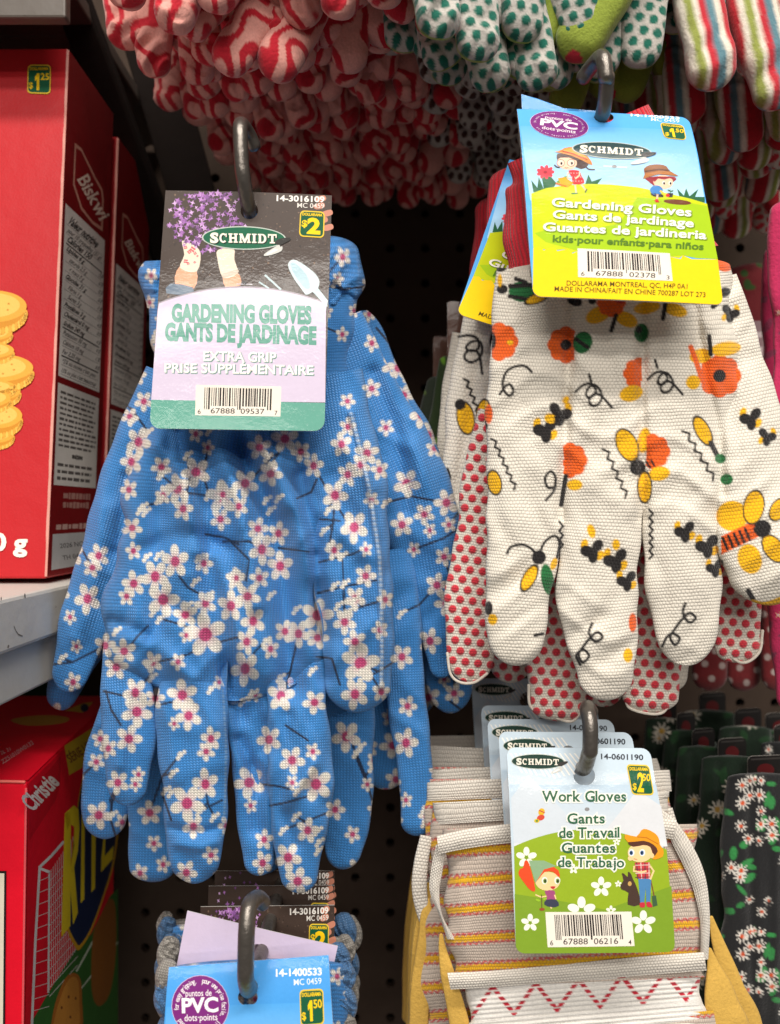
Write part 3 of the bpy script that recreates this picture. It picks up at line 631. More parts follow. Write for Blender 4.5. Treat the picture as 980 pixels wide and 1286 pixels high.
def blossom_card(sh, detail=True):
    R_ = random.Random(5); out = rounded(sh.ref, 13, 6, (0, 0, 1, 1)); hole = circle(314, 266, 11, 11)
    sh.card(out, (188, 178, 200), hole=hole, facecol=(66, 52, 45))
    if detail:
        for i in range(420):                       # soil crumbs
            x, y = R_.uniform(210, 414), R_.uniform(244, 385); s = R_.uniform(.6, 1.9)
            if math.hypot(x-314, y-266) < 14: continue
            c = R_.choice([(96, 78, 66), (58, 46, 42), (120, 96, 78), (48, 40, 36), (86, 70, 62)])
            sh.poly([(x+s*math.cos(a+i)*R_.uniform(.5, 1.2), y+s*math.sin(a+i)*R_.uniform(.5, 1.2)) for a in (0, 1.3, 2.6, 3.8, 5)], c, 1)
    for k in range(5):
        x, y = 402+R_.uniform(-6, 8), 250+k*9; sh.poly([(x-4, y), (x+8, y-4), (x+10, y+2), (x, y+5)], (196, 128, 104), 1.5, 3)
    skin, glv = (226, 160, 126), (228, 212, 192); f = lambda l: [(190+a/4.083, 230+b/4.083) for a, b in l]
    sh.poly(f([(150,430),(235,455),(222,545),(125,520)]), skin, 2, 3); sh.poly(f([(160,300),(215,320),(256,365),(236,460),(150,440),(172,372)]), glv, 3, 3)
    for a, b, s in ((215,345,15),(198,358,11),(228,366,9),(180,406,12),(192,418,8),(178,335,10),(226,412,7),(240,380,6)):
        for k in range(4): sh.ellipse(190+(a+s*.6*math.cos(k*1.57+a))/4.083, 230+(b+s*.6*math.sin(k*1.57+a))/4.083, s*.5/4.083, s*.34/4.083, (206, 96, 104), 4, a)
    sh.poly(f([(375,470),(446,465),(462,530),(385,540)]), skin, 2, 3); sh.poly(f([(345,350),(425,340),(430,400),(446,470),(372,492),(344,400)]), glv, 3, 3)
    sh.poly(f([(372,470),(444,450),(446,470),(372,492)]), (205, 190, 172), 4, 2)
    sh.poly(f([(100,520),(215,540),(200,575),(80,570)]), (100, 116, 134), 3, 2)
    pal = [(158, 104, 172), (188, 138, 198), (134, 84, 150), (210, 170, 216), (116, 74, 126), (172, 116, 184)]
    for i in range(250 if detail else 60):
        a, q = R_.uniform(0, 6.28), R_.uniform(0, 1)**.55; x, y = 261+50*q*math.cos(a), 277+46*q*math.sin(a)*(.9)
        if y < 242: y = 242+R_.uniform(0, 8)
        if math.hypot(x-314, y-266) < 14: continue
        s = R_.uniform(2.2, 4.4); o = R_.uniform(0, 2)
        sh.poly([(x+s*(1 if k % 2 == 0 else .38)*math.cos(o+k*math.pi/4), y+s*(1 if k % 2 == 0 else .38)*math.sin(o+k*math.pi/4)) for k in range(8)], R_.choice(pal), 5+(i % 8)*.4)
    dome = [(198.6,391)]+[(x, 363+((x-305)/106)**2*20) for x in np.linspace(200, 410.2, 22)]+[(409.6,392),(408.6,505.5),(190.2,503)]
    sh.poly([(199,387)]+[(x, 361.2+((x-305)/106)**2*20) for x in np.linspace(200, 410.3, 22)]+[(410,390)], (150, 140, 150), 9)
    sh.poly(dome, (206, 192, 214), 10)
    rb = rounded([(190.3,502.6),(408.6,506),(407.5,541),(188,538)], 13, 6, (0, 0, 1, 1)); sh.poly(rb, (90, 158, 140), 11)
    tr = (196, 212, 216)
    sh.poly(f([(704,430),(722,402),(762,410),(832,460),(862,502),(856,545),(830,562),(798,578),(780,560),(730,490)]), tr, 12, 3); sh.poly(f([(716,430),(738,415),(800,480),(815,540),(790,545),(745,490)]), (166, 196, 206), 13, 3)
    sh.poly(f([(826,560),(858,545),(906,606),(902,640)]), (186, 206, 210), 12)
    sh.line(f([(586,478),(668,553)]), 2.4, (176, 196, 200), 9.5); sh.line(f([(556,514),(606,547)]), 2, (176, 196, 200), 9.5)
    G = (84, 150, 132)
    sh.text('GARDENING GLOVES', (217,404.5), (390.5,407), 20, G, 12, .06); sh.text('GANTS DE JARDINAGE', (208.5,428), (396.5,432.5), 20, G, 12, .06)
    for b, A, B, h in (('EXTRA GRIP', (256.5,454), (347,455.5), 11.5), ('PRISE SUPPLÉMENTAIRE', (207.5,468.5), (393.5,471.2), 11.2)):
        sh.text(b, (A[0]+.9, A[1]+.9), (B[0]+.9, B[1]+.9), h, (84, 130, 120), 12, .035); sh.text(b, A, B, h, (246, 242, 232), 14, .02)
    sh.text('14-3016109', (348.5,254), (407.5,255), 7, (238, 232, 224), 12, .03); sh.text('MC 0459', (374,262.3), (407.5,262.8), 6, (226, 220, 212), 12, .005)
    sh.ellipse(307.5, 357, 3.4, 2, (46, 42, 42), 13, 20); sh.line([(298,358.5),(318,359)], 1.1, (205, 200, 205), 13)
def card_parts(sh, parent, n='667888 09537'):
    sh.on(MB()); price(sh, [(377.7,265.6),(408.3,267),(407.2,300.2),(376,298.6)], '2', '', 12); sh.mb.build('price_sticker', M_SIGN, parent, False)
    sh.on(MB()); emblem(sh, [(255,285.5),(366,287.5),(366,323.5),(255,321.5)], 14); sh.mb.build('maker_badge', M_SIGN, parent, False)
    sh.on(MB()); barcode(sh, [(246.9,484),(353.8,486),(352.5,523),(245.5,521.7)], ('6', '67888', '09537', '7'), 13, 3); sh.mb.build('barcode_label', M_SIGN, parent, False)
hook('thick grey wire peg hook with upturned tip holding the blue blossom gloves', (313, 267), (304, 160), .288, 1)
blue_gloves()
# ================================================================== children's canvas gloves
CANV, ORNG, YELL, BLK, GRN, RED = lin((236, 228, 214)), lin((242, 100, 30)), lin((246, 186, 22)), lin((34, 30, 30)), lin((34, 110, 58)), lin((224, 58, 72))
E = lambda x, y, rx, ry, rot, c, o=0: ('e', x, y, rx, ry, rot, c, o)
Ln = lambda pts, w, c=BLK: ('l', pts, w, c)
def fly(x, y, k=1, f=1):
    return [E(x-9*f*k, y-6*k, 4*k, 6*k, 20*f, YELL), E(x+9*f*k, y+7*k, 4*k, 6*k, 30, YELL), E(x-6*f*k, y+2*k, 8*k, 6.5*k, 20*f, BLK), E(x+6*f*k, y-4*k, 6*k, 8*k, 35*f, BLK), E(x+1*f*k, y+7*k, 6*k, 9*k, 0, BLK)]
def blo(x, y, r, clip=None, core=True):
    a = [('c', clip)] if clip else []
    a += [E(x+.62*r*math.cos(k*math.pi/4), y+.62*r*math.sin(k*math.pi/4), .40*r, .40*r, 0, ORNG) for k in range(8)]+[E(x, y, .72*r, .72*r, 0, ORNG)]
    if core: a.append(E(x, y, .3*r, .3*r, 0, BLK))
    return a+([('c', None)] if clip else [])
def curl(x, y, k=1, rot=0):
    b = [(-19,-6),(-10,-14),(0,-16),(7,-8),(2,0),(-5,0),(-4,-9),(4,-15),(12,-8),(14,2),(9,10),(1,11),(-2,4),(4,-3),(12,-2),(20,6),(27,14)]; c, s = math.cos(rot), math.sin(rot)
    return [Ln([(x+k*(p*c-q*s), y+k*(p*s+q*c)) for p, q in catmull(b, 3)], 2.0)]
def zig(x0, y0, x1, y1, n=5, w=5):
    t = np.linspace(0, 1, n*2+1); d = np.array([x1-x0, y1-y0]); L = np.hypot(*d); nn = np.array([-d[1], d[0]])/L
    return [Ln([(x0+d[0]*a+nn[0]*w*(-1)**i*.6, y0+d[1]*a+nn[1]*w*(-1)**i*.6) for i, a in enumerate(t)], 1.7)]
PR = []
PR += blo(711,433,23,('x<',722)) + [E(732,430,12,14,20,GRN), Ln([(724,426),(738,436)],3)]
PR += blo(904,472,27) + blo(627,429,24,('x>',618),False) + [E(619,428,4,10,0,BLK), E(641,430,4,3,0,YELL)]
PR += [E(752,395,17,10,-25,YELL), E(787,401,15,9,25,YELL)] + blo(768,380,18,None,False) + [Ln([(774,396),(768,415)],3.2), E(780,375,8,6,0,lin((196,40,50)))]
PR += [E(813,386,17,8,-10,YELL), E(848,389,16,8,18,YELL), Ln([(836,382),(833,400)],3.4), E(806,418,9,12,0,GRN), E(803,414,4,5,0,BLK)]
PR += blo(803,469,20,('x<',806),False) + [E(793,494,15,10,-15,YELL)] + curl(742,498) + curl(832,482,.95) + [Ln([(740,470),(743,480)],2), Ln([(823,452),(826,462)],2)]
PR += [E(880,447,14,9,-10,YELL), E(912,438,19,9,-8,YELL), Ln([(891,422),(893,445)],3.4), E(871,480,9,9,0,YELL), Ln([(868,436),(874,452),(880,470)],4,ORNG)]
PR += [E(809,553,8,16,10,YELL)] + blo(820,567,22,('x>',812),False) + [E(788,559,12,20,-25,YELL,1), E(801,587,10,10,0,BLK), E(828,595,14,9,-10,YELL), E(810,612,8,18,0,YELL,1), Ln([(812,580),(817,587)],1.6), Ln([(818,578),(822,585)],1.6)]
PR += zig(760,563,788,624) + zig(860,540,898,602) + zig(619,550,648,614,6,4) + zig(818,640,818,702,6,4) + zig(705,655,705,690,3,4) + [E(883,541,8,18,-28,YELL,1), Ln([(893,556),(900,570)],4), E(905,576,7,6,0,GRN), E(913,602,8,7,0,GRN)]
PR += fly(943,524,1.05) + fly(964,547,.85,-1) + fly(918,392,.85,-1) + [E(911,329,13,12,0,ORNG), E(910,367,8,6,-20,BLK), Ln([(896,385),(903,378)],4)]
PR += [Ln(catmull([(668,467),(660,460),(648,460),(637,466),(632,478),(633,490),(640,497),(645,491),(641,483),(635,485),(628,495)],4),2)]
PR += fly(685,538,1.15) + fly(704,518,1.1,-1) + [E(711,502,4,5,30,YELL), E(690,525,6,6,0,YELL)]
PR += blo(716,578,22,('x>',708),False) + [E(722,609,10,7,0,YELL), Ln([(711,598),(705,634)],3.6), Ln(catmull([(686,628),(696,616),(698,600),(692,592),(685,600),(688,612),(697,612)],4),2)]
PR += [E(621,606,8,14,-12,YELL,1), E(607,517,7,14,10,YELL,1), E(606,535,7,6,0,BLK), E(614,520,5,12,0,ORNG)]
PR += [E(656,366,17,13,0,GRN), Ln([(641,359),(672,358)],3.5), Ln([(640,372),(665,376)],3), Ln([(648,350),(660,354)],3), E(674,375,13,5,-20,YELL,1), E(672,345,4,10,-10,YELL,1), E(631,363,7,6,0,BLK), E(630,334,9,7,-20,BLK), E(628,352,3,8,0,YELL), E(722,378,10,6,20,BLK), E(744,378,5,4,0,BLK)]
PR += [E(677,700,9,9,0,BLK), E(688,728,8,20,-10,GRN), E(665,726,7,16,28,YELL,1), E(696,708,4,8,20,YELL), Ln(catmull([(637,695),(642,687),(655,684),(666,688),(674,696)],4),2), Ln(catmull([(678,694),(685,680),(697,673),(703,682),(700,700)],4),2)]
PR += fly(744,690,1.1) + fly(773,702,1.15) + fly(787,728,.95) + [E(743,667,5,9,-15,YELL), E(774,684,5,7,0,YELL)] + fly(860,666,1.0) + fly(888,684,1.1) + fly(898,712,.85)
PR += [Ln(catmull([(744,783),(740,795),(748,806),(757,800),(750,794),(740,803),(733,812),(727,822),(732,832),(740,824),(733,816),(724,823),(729,835)],4),2.1), Ln(catmull([(861,758),(858,770),(866,782),(874,776),(866,770),(856,779),(848,790),(842,800),(848,810),(854,802),(846,796),(838,800),(832,812)],4),2.1)]
PR += [E(795,782,5,12,0,ORNG), E(789,823,6,9,0,YELL), E(614,764,5,9,0,BLK), E(619,778,6,7,0,YELL), Ln([(672,798),(682,796)],2.5)]
PR += [E(920,648,20,19,0,YELL), E(942,702,15,19,-20,YELL), ('c', ('x>',906)), Ln([(904,686),(946,666)],13,ORNG), ('c', None)] + [Ln([(908+k*7,676-k*3),(914+k*7,690-k*3)],2.2) for k in range(5)] + [E(947,637,12,20,10,YELL,1), E(972,689,11,18,-35,YELL,1), E(958,664,11,11,0,BLK), E(978,640,9,14,30,YELL,1)]
PR += [Ln([(940,742),(946,752)],4), Ln(catmull([(946,757),(962,760),(985,752)],4),5,YELL)] + curl(590,440,1.1,.6) + zig(585,475,600,515,4,4) + [E(585,525,10,19,-10,YELL,1), E(578,508,7,7,0,BLK), Ln([(562,590),(565,600)],3), Ln(catmull([(585,595),(590,585),(598,590),(594,600),(586,602)],4),2)]
def paint(C, x, y, items):
    clip = None
    for it in items:
        if it[0] == 'c': clip = it[1]; continue
        if it[0] == 'e':
            _, fx, fy, rx, ry, rot, c, o = it; R_ = max(rx, ry)+3; k = (abs(x-fx) < R_) & (abs(y-fy) < R_)
        else:
            p = np.array(it[1]); w = it[2]; k = (x > p[:, 0].min()-w-2) & (x < p[:, 0].max()+w+2) & (y > p[:, 1].min()-w-2) & (y < p[:, 1].max()+w+2)
        if clip: k &= (x < clip[1]) if clip[0] == 'x<' else (x > clip[1])
        if not k.any(): continue
        X, Y = x[k], y[k]
        if it[0] == 'e':
            a = math.radians(rot); u, v = (X-fx)*math.cos(a)+(Y-fy)*math.sin(a), -(X-fx)*math.sin(a)+(Y-fy)*math.cos(a)
            e = (np.hypot(u/rx, v/ry)-1)*min(rx, ry)
            if o: C[k] += (BLK-C[k])*sstep(2.4, .9, e)[:, None]
            m = sstep(.8, -.8, e); C[k] += (c-C[k])*m[:, None]
        else:
            m = sstep(it[2]*.8+.9, it[2]*.8-.7, segdist(X, Y, it[1])); C[k] += (it[3]-C[k])*m[:, None]
def col_print(x, y):
    C = np.tile(CANV, (len(x), 1)); bk = x > 1095
    fr = ~bk; c = C[fr]; paint(c, x[fr], y[fr], PR); C[fr] = c
    if bk.any():                                   # the side that faces away repeats the print, shifted
        c = C[bk]; paint(c, x[bk]-517, y[bk], PR); C[bk] = c
    return C
def dotgrid(x, y, pit=16.0, rot=.12):
    u, v = x*math.cos(rot)+y*math.sin(rot), -x*math.sin(rot)+y*math.cos(rot)
    j = np.round(v/(pit*.80)); uu = u-(np.mod(j, 2)*.5)*pit; i = np.round(uu/pit)
    return np.hypot(uu-i*pit, v-j*pit*.80)
def col_dots(base, dot, pit=16.0, r=5.2, rot=.12, backc=None):
    def col(x, y):
        C = np.tile(base, (len(x), 1)); C += (dot-C)*sstep(r+.7, r-.7, dotgrid(x, y, pit, rot))[:, None]
        if backc is not None: C[x > 1095] = backc
        return C
    return col
def dot_disp(pit=16.0, r=5.2, h=2.6, rot=.12, extra=None):
    def f(X, Y):
        d = dotgrid(X, Y, pit, rot)/r; D = h*np.sqrt(np.clip(1-d*d, 0, 1))
        return D if extra is None else D+extra(X, Y)
    return f
def kids_card(sh):
    ref = sh.ref; hole = circle(760, 143.5, 12.5, 7.5)
    out = rounded(ref, 10, 6, (0, 1, 1, 1)); sh.card(out, (196, 190, 180), hole=hole, facecol=(88, 172, 240))
    top = lambda y: [(651+(y-131)*.082, y), (868+(y-142)*.17, y+8)]
    f = lambda l: [(640+a/3.5, 120+b/3.5) for a, b in l]
    # sky, darker at the top, as printed (two strips leave the hanging hole free)
    sky = lambda y0, y1: (lambda s, t: lin((88, 172, 240))+(lin((178, 218, 244))-lin((88, 172, 240)))*np.clip((y0+(y1-y0)*t-150)/85, 0, 1)[:, None])
    sh.grid([(653.6,155),(870,160),(886,256),(666,250)], 6, 12, sky(157, 253), 1)
    hill = f([(95,425),(160,402),(250,390),(345,385),(440,388),(560,400),(690,425),(800,450),(868,470),(915,715),(820,712),(760,700),(745,712),(700,705),(560,700),(420,690),(300,680),(270,690),(255,672),(205,676),(150,672),(104,668)])
    sh.poly(hill, (198, 208, 16), 3)
    sh.poly(f([(560,445),(700,452),(868,480),(915,715),(820,712),(760,700),(700,705),(560,700),(420,690),(300,680),(160,640),(110,600),(180,580),(330,590),(480,560)]), (164, 198, 20), 4)
    sh.poly(f([(104,668),(130,660),(150,676),(190,664),(210,680),(255,672),(275,692),(300,680),(360,690),(560,703),(700,706),(750,716),(760,700),(800,716),(915,716)]) + [tuple(p) for p in rounded(ref, 10, 6, (0, 1, 1, 1))[7:]], (250, 208, 10), 5)
    leaf = (38, 98, 62)
    for l in ([(105,420),(95,365),(122,400),(128,352),(150,405),(140,350),(175,345),(205,380),(190,405)], [(330,390),(345,345),(360,375),(405,360),(380,392)], [(735,405),(765,435),(775,402),(790,438),(830,405),(815,440),(858,440),(858,466),(790,452),(745,440)]): sh.poly(f(l), leaf, 2.5)
    sh.poly(f([(205,375),(240,352),(255,350),(250,388),(225,392)]), (110, 160, 60), 3.5)
    for k in range(9): a = k*.698; sh.ellipse(640+(157+24*math.cos(a))/3.5, 120+(332+16*math.sin(a))/3.5, 4.4, 2.4, (226, 62, 78), 3.5, math.degrees(a))
    sh.ellipse(640+157/3.5, 120+332/3.5, 2.4, 1.8, (160, 30, 46), 4.5)
    g = lambda l: [(650+a/6.533, 120+b/6.533) for a, b in l]; skin = (246, 198, 166)
    # girl with straw hat and watering can
    sh.poly(g([(320,485),(360,470),(560,520),(575,570),(520,600),(440,560),(380,500),(330,530)]), (64, 36, 32), 6, 2); sh.line(g([(345,585),(320,580),(300,562)]), 1.7, (64, 36, 32), 6, 3); sh.line(g([(550,570),(580,600),(632,604)]), 1.7, (64, 36, 32), 6, 3)
    sh.line(g([(468,710),(478,790)]), 2.2, skin, 6); sh.line(g([(510,710),(555,768)]), 2.2, skin, 6); sh.line(g([(440,798),(490,795)]), 1.5, (60, 120, 90), 7); sh.line(g([(552,790),(566,762)]), 1.6, (60, 90, 80), 7)
    sh.ellipse(650+405/6.533, 120+545/6.533, 12.2, 8.8, skin, 7, 8); sh.poly(g([(330,520),(345,480),(420,480),(520,530),(500,540),(420,505),(350,505)]), (64, 36, 32), 8)
    for x in (352, 437): sh.ellipse(650+x/6.533, 120+548/6.533, 5, 4.6, (190, 70, 60), 8); sh.ellipse(650+x/6.533, 120+548/6.533, 4.3, 3.9, (248, 216, 196), 9); sh.ellipse(650+(x+6)/6.533, 120+552/6.533, 1.4, 1.9, (40, 30, 30), 10)
    sh.line(g([(385,585),(400,590),(415,586)]), .7, (170, 60, 60), 9)
    sh.poly(g([(303,455),(330,452),(360,440),(392,424),(455,420),(480,450),(575,500),(612,570),(540,535),(440,490),(350,468)]), (206, 128, 48), 11, 2); sh.poly(g([(360,462),(395,428),(452,425),(478,455),(570,505),(520,500),(430,462)]), (226, 156, 66), 12); sh.line(g([(365,452),(440,470),(570,525)]), 1.3, (186, 54, 46), 13)
    sh.poly(g([(415,610),(500,612),(522,655),(546,712),(455,722),(445,670)]), (206, 40, 48), 8, 2)
    for i in range(12): sh.ellipse(650+(436+(i % 4)*24+8*(i//4))/6.533, 120+(632+(i//4)*32)/6.533, .55, .55, (250, 220, 220), 9)
    sh.line(g([(415,625),(405,668),(440,676)]), 2, skin, 9); sh.line(g([(505,620),(505,650),(470,678)]), 2, skin, 9)
    sh.poly(g([(328,672),(382,664),(458,712),(410,748),(352,716)]), (246, 168, 40), 10); sh.line(g([(312,712),(360,728),(400,740)]), 2, (240, 120, 40), 11)
    # boy planting a seedling
    b = lambda l: [(790+x/7.54, 120+y/7.54) for x, y in l]; p = lambda x, y: (790+x/7.54, 120+y/7.54)
    sh.ellipse(*p(455,1000), 17.5, 3.2, (112, 62, 36), 6, 4); sh.poly(b([(150,780),(240,760),(430,760),(420,810),(250,830),(235,850),(170,800)]), (150, 40, 52), 6, 2)
    sh.ellipse(*p(320,812), 12.6, 8.4, skin, 7, 4); sh.poly(b([(215,800),(240,760),(420,762),(430,790),(380,776),(330,790),(270,780),(240,812)]), (150, 40, 52), 8)
    for x in (325, 386): sh.ellipse(*p(x,822), 1.9, 2.4, (250, 245, 240), 9); sh.ellipse(*p(x+3,825), 1.3, 1.7, (50, 40, 40), 10)
    sh.poly(b([(128,785),(145,740),(136,690),(190,655),(285,648),(350,665),(382,708),(465,755),(400,752),(280,742),(200,765)]), (140, 84, 44), 11, 2); sh.poly(b([(145,735),(280,708),(385,715),(462,755),(390,750),(280,738),(190,760),(130,784)]), (176, 112, 56), 12); sh.line(b([(145,716),(280,694),(380,704)]), 1.6, (84, 44, 30), 13)
    sh.ellipse(*p(255,890), 8, 6, (62, 130, 196), 8); sh.poly(b([(200,920),(300,925),(320,955),(230,950)]), (58, 44, 46), 8, 2); sh.line(b([(265,930),(262,975)]), 2.4, skin, 9); sh.poly(b([(235,985),(262,965),(285,1005),(250,1006)]), (200, 34, 40), 9)
    sh.line(b([(290,895),(345,935)]), 2.4, (244, 206, 70), 9); sh.ellipse(*p(362,938), 2.4, 2, (220, 40, 46), 10); sh.poly(b([(360,915),(415,918),(408,955),(370,955)]), (52, 48, 46), 9.5); sh.line(b([(388,915),(385,880)]), .8, (60, 110, 70), 10); sh.ellipse(*p(402,898), 2.2, .9, (60, 110, 70), 10, -15); sh.ellipse(*p(374,892), 2, .9, (60, 110, 70), 10, 25)
    cr, ol = (250, 246, 236), (120, 146, 34)
    for t_, A, B, h in (('Gardening Gloves', (185,482), (795,527), 10.4), ('Gants de jardinage', (190,535), (805,575), 10), ('Guantes de jardineria', (147,590), (862,627), 10.2)):
        A, B = f([A])[0], f([B])[0]; sh.text(t_, (A[0]+.9, A[1]+.8), (B[0]+.9, B[1]+.8), h, ol, 14, .05); sh.text(t_, A, B, h, cr, 16, .022)
    sh.text('kids·pour enfants·para niños', *f([(190,640),(850,675)]), 8.4, (84, 122, 30), 14, .03)
    dk = (92, 74, 20); sh.text('DOLLARAMA MONTREAL, QC, H4P 0A1', *f([(250,835),(780,850)]), 6.2, dk, 14, .006); sh.text('MADE IN CHINA/FAIT EN CHINE 700287 LOT 273', *f([(197,860),(860,887)]), 6.2, dk, 14, .006)
    sh.text('14-1400533', (794.5,141.6), (855.8,145.2), 3.6, (242, 246, 250), 5, .03); sh.text('MC 0459', (819.5,147.8), (855.5,149.9), 4, (232, 240, 250), 5, .005)
    sh.line([(757,208),(787,210)], 2.4, (196, 214, 226), 5); sh.ellipse(771, 208.5, 3, 2, (150, 150, 150), 6)
def kids_parts(sh, parent):
    sh.on(MB()); price(sh, [(830,150),(860.5,153.6),(863,174.6),(834.5,171.6)], '1', '50', 12); sh.mb.build('price_sticker', M_SIGN, parent, False)
    sh.on(MB()); emblem(sh, [(718.5,175),(824,181.5),(824,208),(718.5,201)], 16, (30, 62, 66)); sh.mb.build('maker_badge', M_SIGN, parent, False)
    sh.on(MB()); pvc(sh, (703,154), 37, 18.5, 9, 12); sh.mb.build('grip_badge', M_SIGN, parent, False)
    sh.on(MB()); barcode(sh, [(724.9,311.4),(840.6,317.7),(844.3,352.9),(725.7,348)], ('6', '67888', '02378', '3'), 13, 9); sh.mb.build('barcode_label', M_SIGN, parent, False)
def kids_gloves():
    d = .292
    t = thing('glove_pair', 'cream canvas bee print gloves, nearest pair, under the upright blue and yellow card', 'gloves', P(760, 143, d), 'canvas bee print gloves')
    mb = MB(); cr = creases([([(718,380),(713,470),(710,560),(704,650)], 7, -9), ([(808,380),(806,470),(808,560),(806,650)], 7, -9), ([(872,380),(886,470),(902,540),(908,620)], 7, -9), ([(650,560),(690,600)], 16, 3), ([(740,600),(790,640)], 16, 4), ([(820,640),(880,660)], 14, 3), ([(640,470),(700,450)], 18, 3), ([(880,600),(930,560)], 18, 4)], [(1.2, .05, .03, .4)], 3.2, 95, 5)
    kw = dict(proj=screen(d), col=col_print, disp=cr, ws=4.2)
    tube(mb, [(770,320,144,-14),(772,360,148,-8),(776,430,150,-3),(778,520,156,-2),(775,600,150,-4),(770,660,130,-10)], T=.22, tmax=30, cap=.25, root=True, rcap=.15, **kw)
    tube(mb, [(672,340,48,-6),(666,420,50,2),(662,520,50,6),(660,620,49,10),(657,700,46,13),(650,770,39,12),(645,836,30,8)], T=.33, **kw)
    tube(mb, [(762,350,46,-4),(760,450,49,4),(757,560,50,9),(755,660,51,14),(752,740,50,16),(756,810,44,14),(762,880,30,8)], T=.33, **kw)
    tube(mb, [(842,360,38,-6),(850,460,45,3),(858,560,50,8),(858,650,50,13),(857,730,47,14),(862,790,40,12),(868,836,30,8)], T=.33, **kw)
    tube(mb, [(900,350,26,-10),(922,440,36,-2),(940,540,44,6),(950,620,50,14),(958,690,54,20),(972,760,44,16)], T=.33, **kw)
    g = mb.build('glove', M_CANVAS, t); tag(g, 'front glove with printed back of hand outward')
    cb = MB(); tube(cb, [(726,168,96,-10),(742,210,104,-10),(752,260,116,-10),(760,310,132,-10),(764,335,140,-12)], proj=screen(d+.004), col=lambda x, y: np.tile(lin((228, 46, 62)), (len(x), 1)), T=.22, tmax=26, cap=0, ws=8.5, disp=creases([([(635,180),(650,330)], 6, 4), ([(650,180),(672,330)], 6, -4)])); cb.build('cuff_band', M_RIB, g)
    # second glove, palm with raised red dots outward
    kw = dict(proj=screen(d+.022), col=col_dots(CANV, RED), disp=dot_disp(), ws=3.4, step=1.2); mb = MB()
    tube(mb, [(770,340,138,-6),(770,420,146,0),(768,520,150,0),(768,620,152,0),(775,700,146,-2),(780,760,130,-8)], T=.2, tmax=26, cap=.3, **kw)
    tube(mb, [(640,520,40,0),(620,620,41,2),(606,700,40,4),(596,780,36,4),(588,858,25,0)], T=.33, **kw)
    tube(mb, [(704,650,40,0),(702,740,41,2),(700,820,39,4),(700,906,33,2)], T=.42, cap=.6, **kw)
    tube(mb, [(812,640,44,0),(816,740,44,2),(818,820,38,4),(818,896,32,2)], T=.42, cap=.6, **kw)
    tube(mb, [(900,600,40,0),(914,700,39,2),(924,770,33,4),(930,832,25,2)], T=.42, cap=.7, **kw)
    g2 = mb.build('glove', M_CANVAS, t); tag(g2, 'rear glove with red rubber dots on its palm')
    rim = MB(); pl = lambda l: rod(rim, catmull([P(x, y, d+.019) for x, y in l], 8), .0006, lin((232, 222, 208)), 6, 0)
    pl([(562,820),(566,846),(578,857),(596,857),(612,846)]); pl([(664,860),(667,888),(690,898),(718,906),(733,888)]); pl([(786,872),(792,890),(830,896),(846,872)]); pl([(900,806),(930,832),(953,820),(958,792)]); rim.build('seam', M_SOFT, g2)
    ref = [(651,131),(868,142),(909,383),(670,372)]
    sh = Sheet(ref, [P(*ref[0], .281), P(*ref[1], .283), P(*ref[2], .264), P(*ref[3], .262)], lambda a, b: -.024*np.clip(.3-b, 0, 1)**2+.0004*np.sin(3*a))
    kids_card(sh); c = finish_sheet(sh, 'hang_card', t, M_CARDSOFT); kids_parts(sh, c)
    fl = Sheet([(655,118),(752,132),(752,170),(655,170)], [P(655,118,.289), P(752,134,.291), P(757,200,.288), P(659,200,.288)])
    fl.card([(655,118),(680,123),(715,132),(752,135),(752,170),(655,170)], (64, 150, 224), facecol=(64, 150, 224)); fl.mb.build('card_back_flap', M_CARD, t, False)
    return t
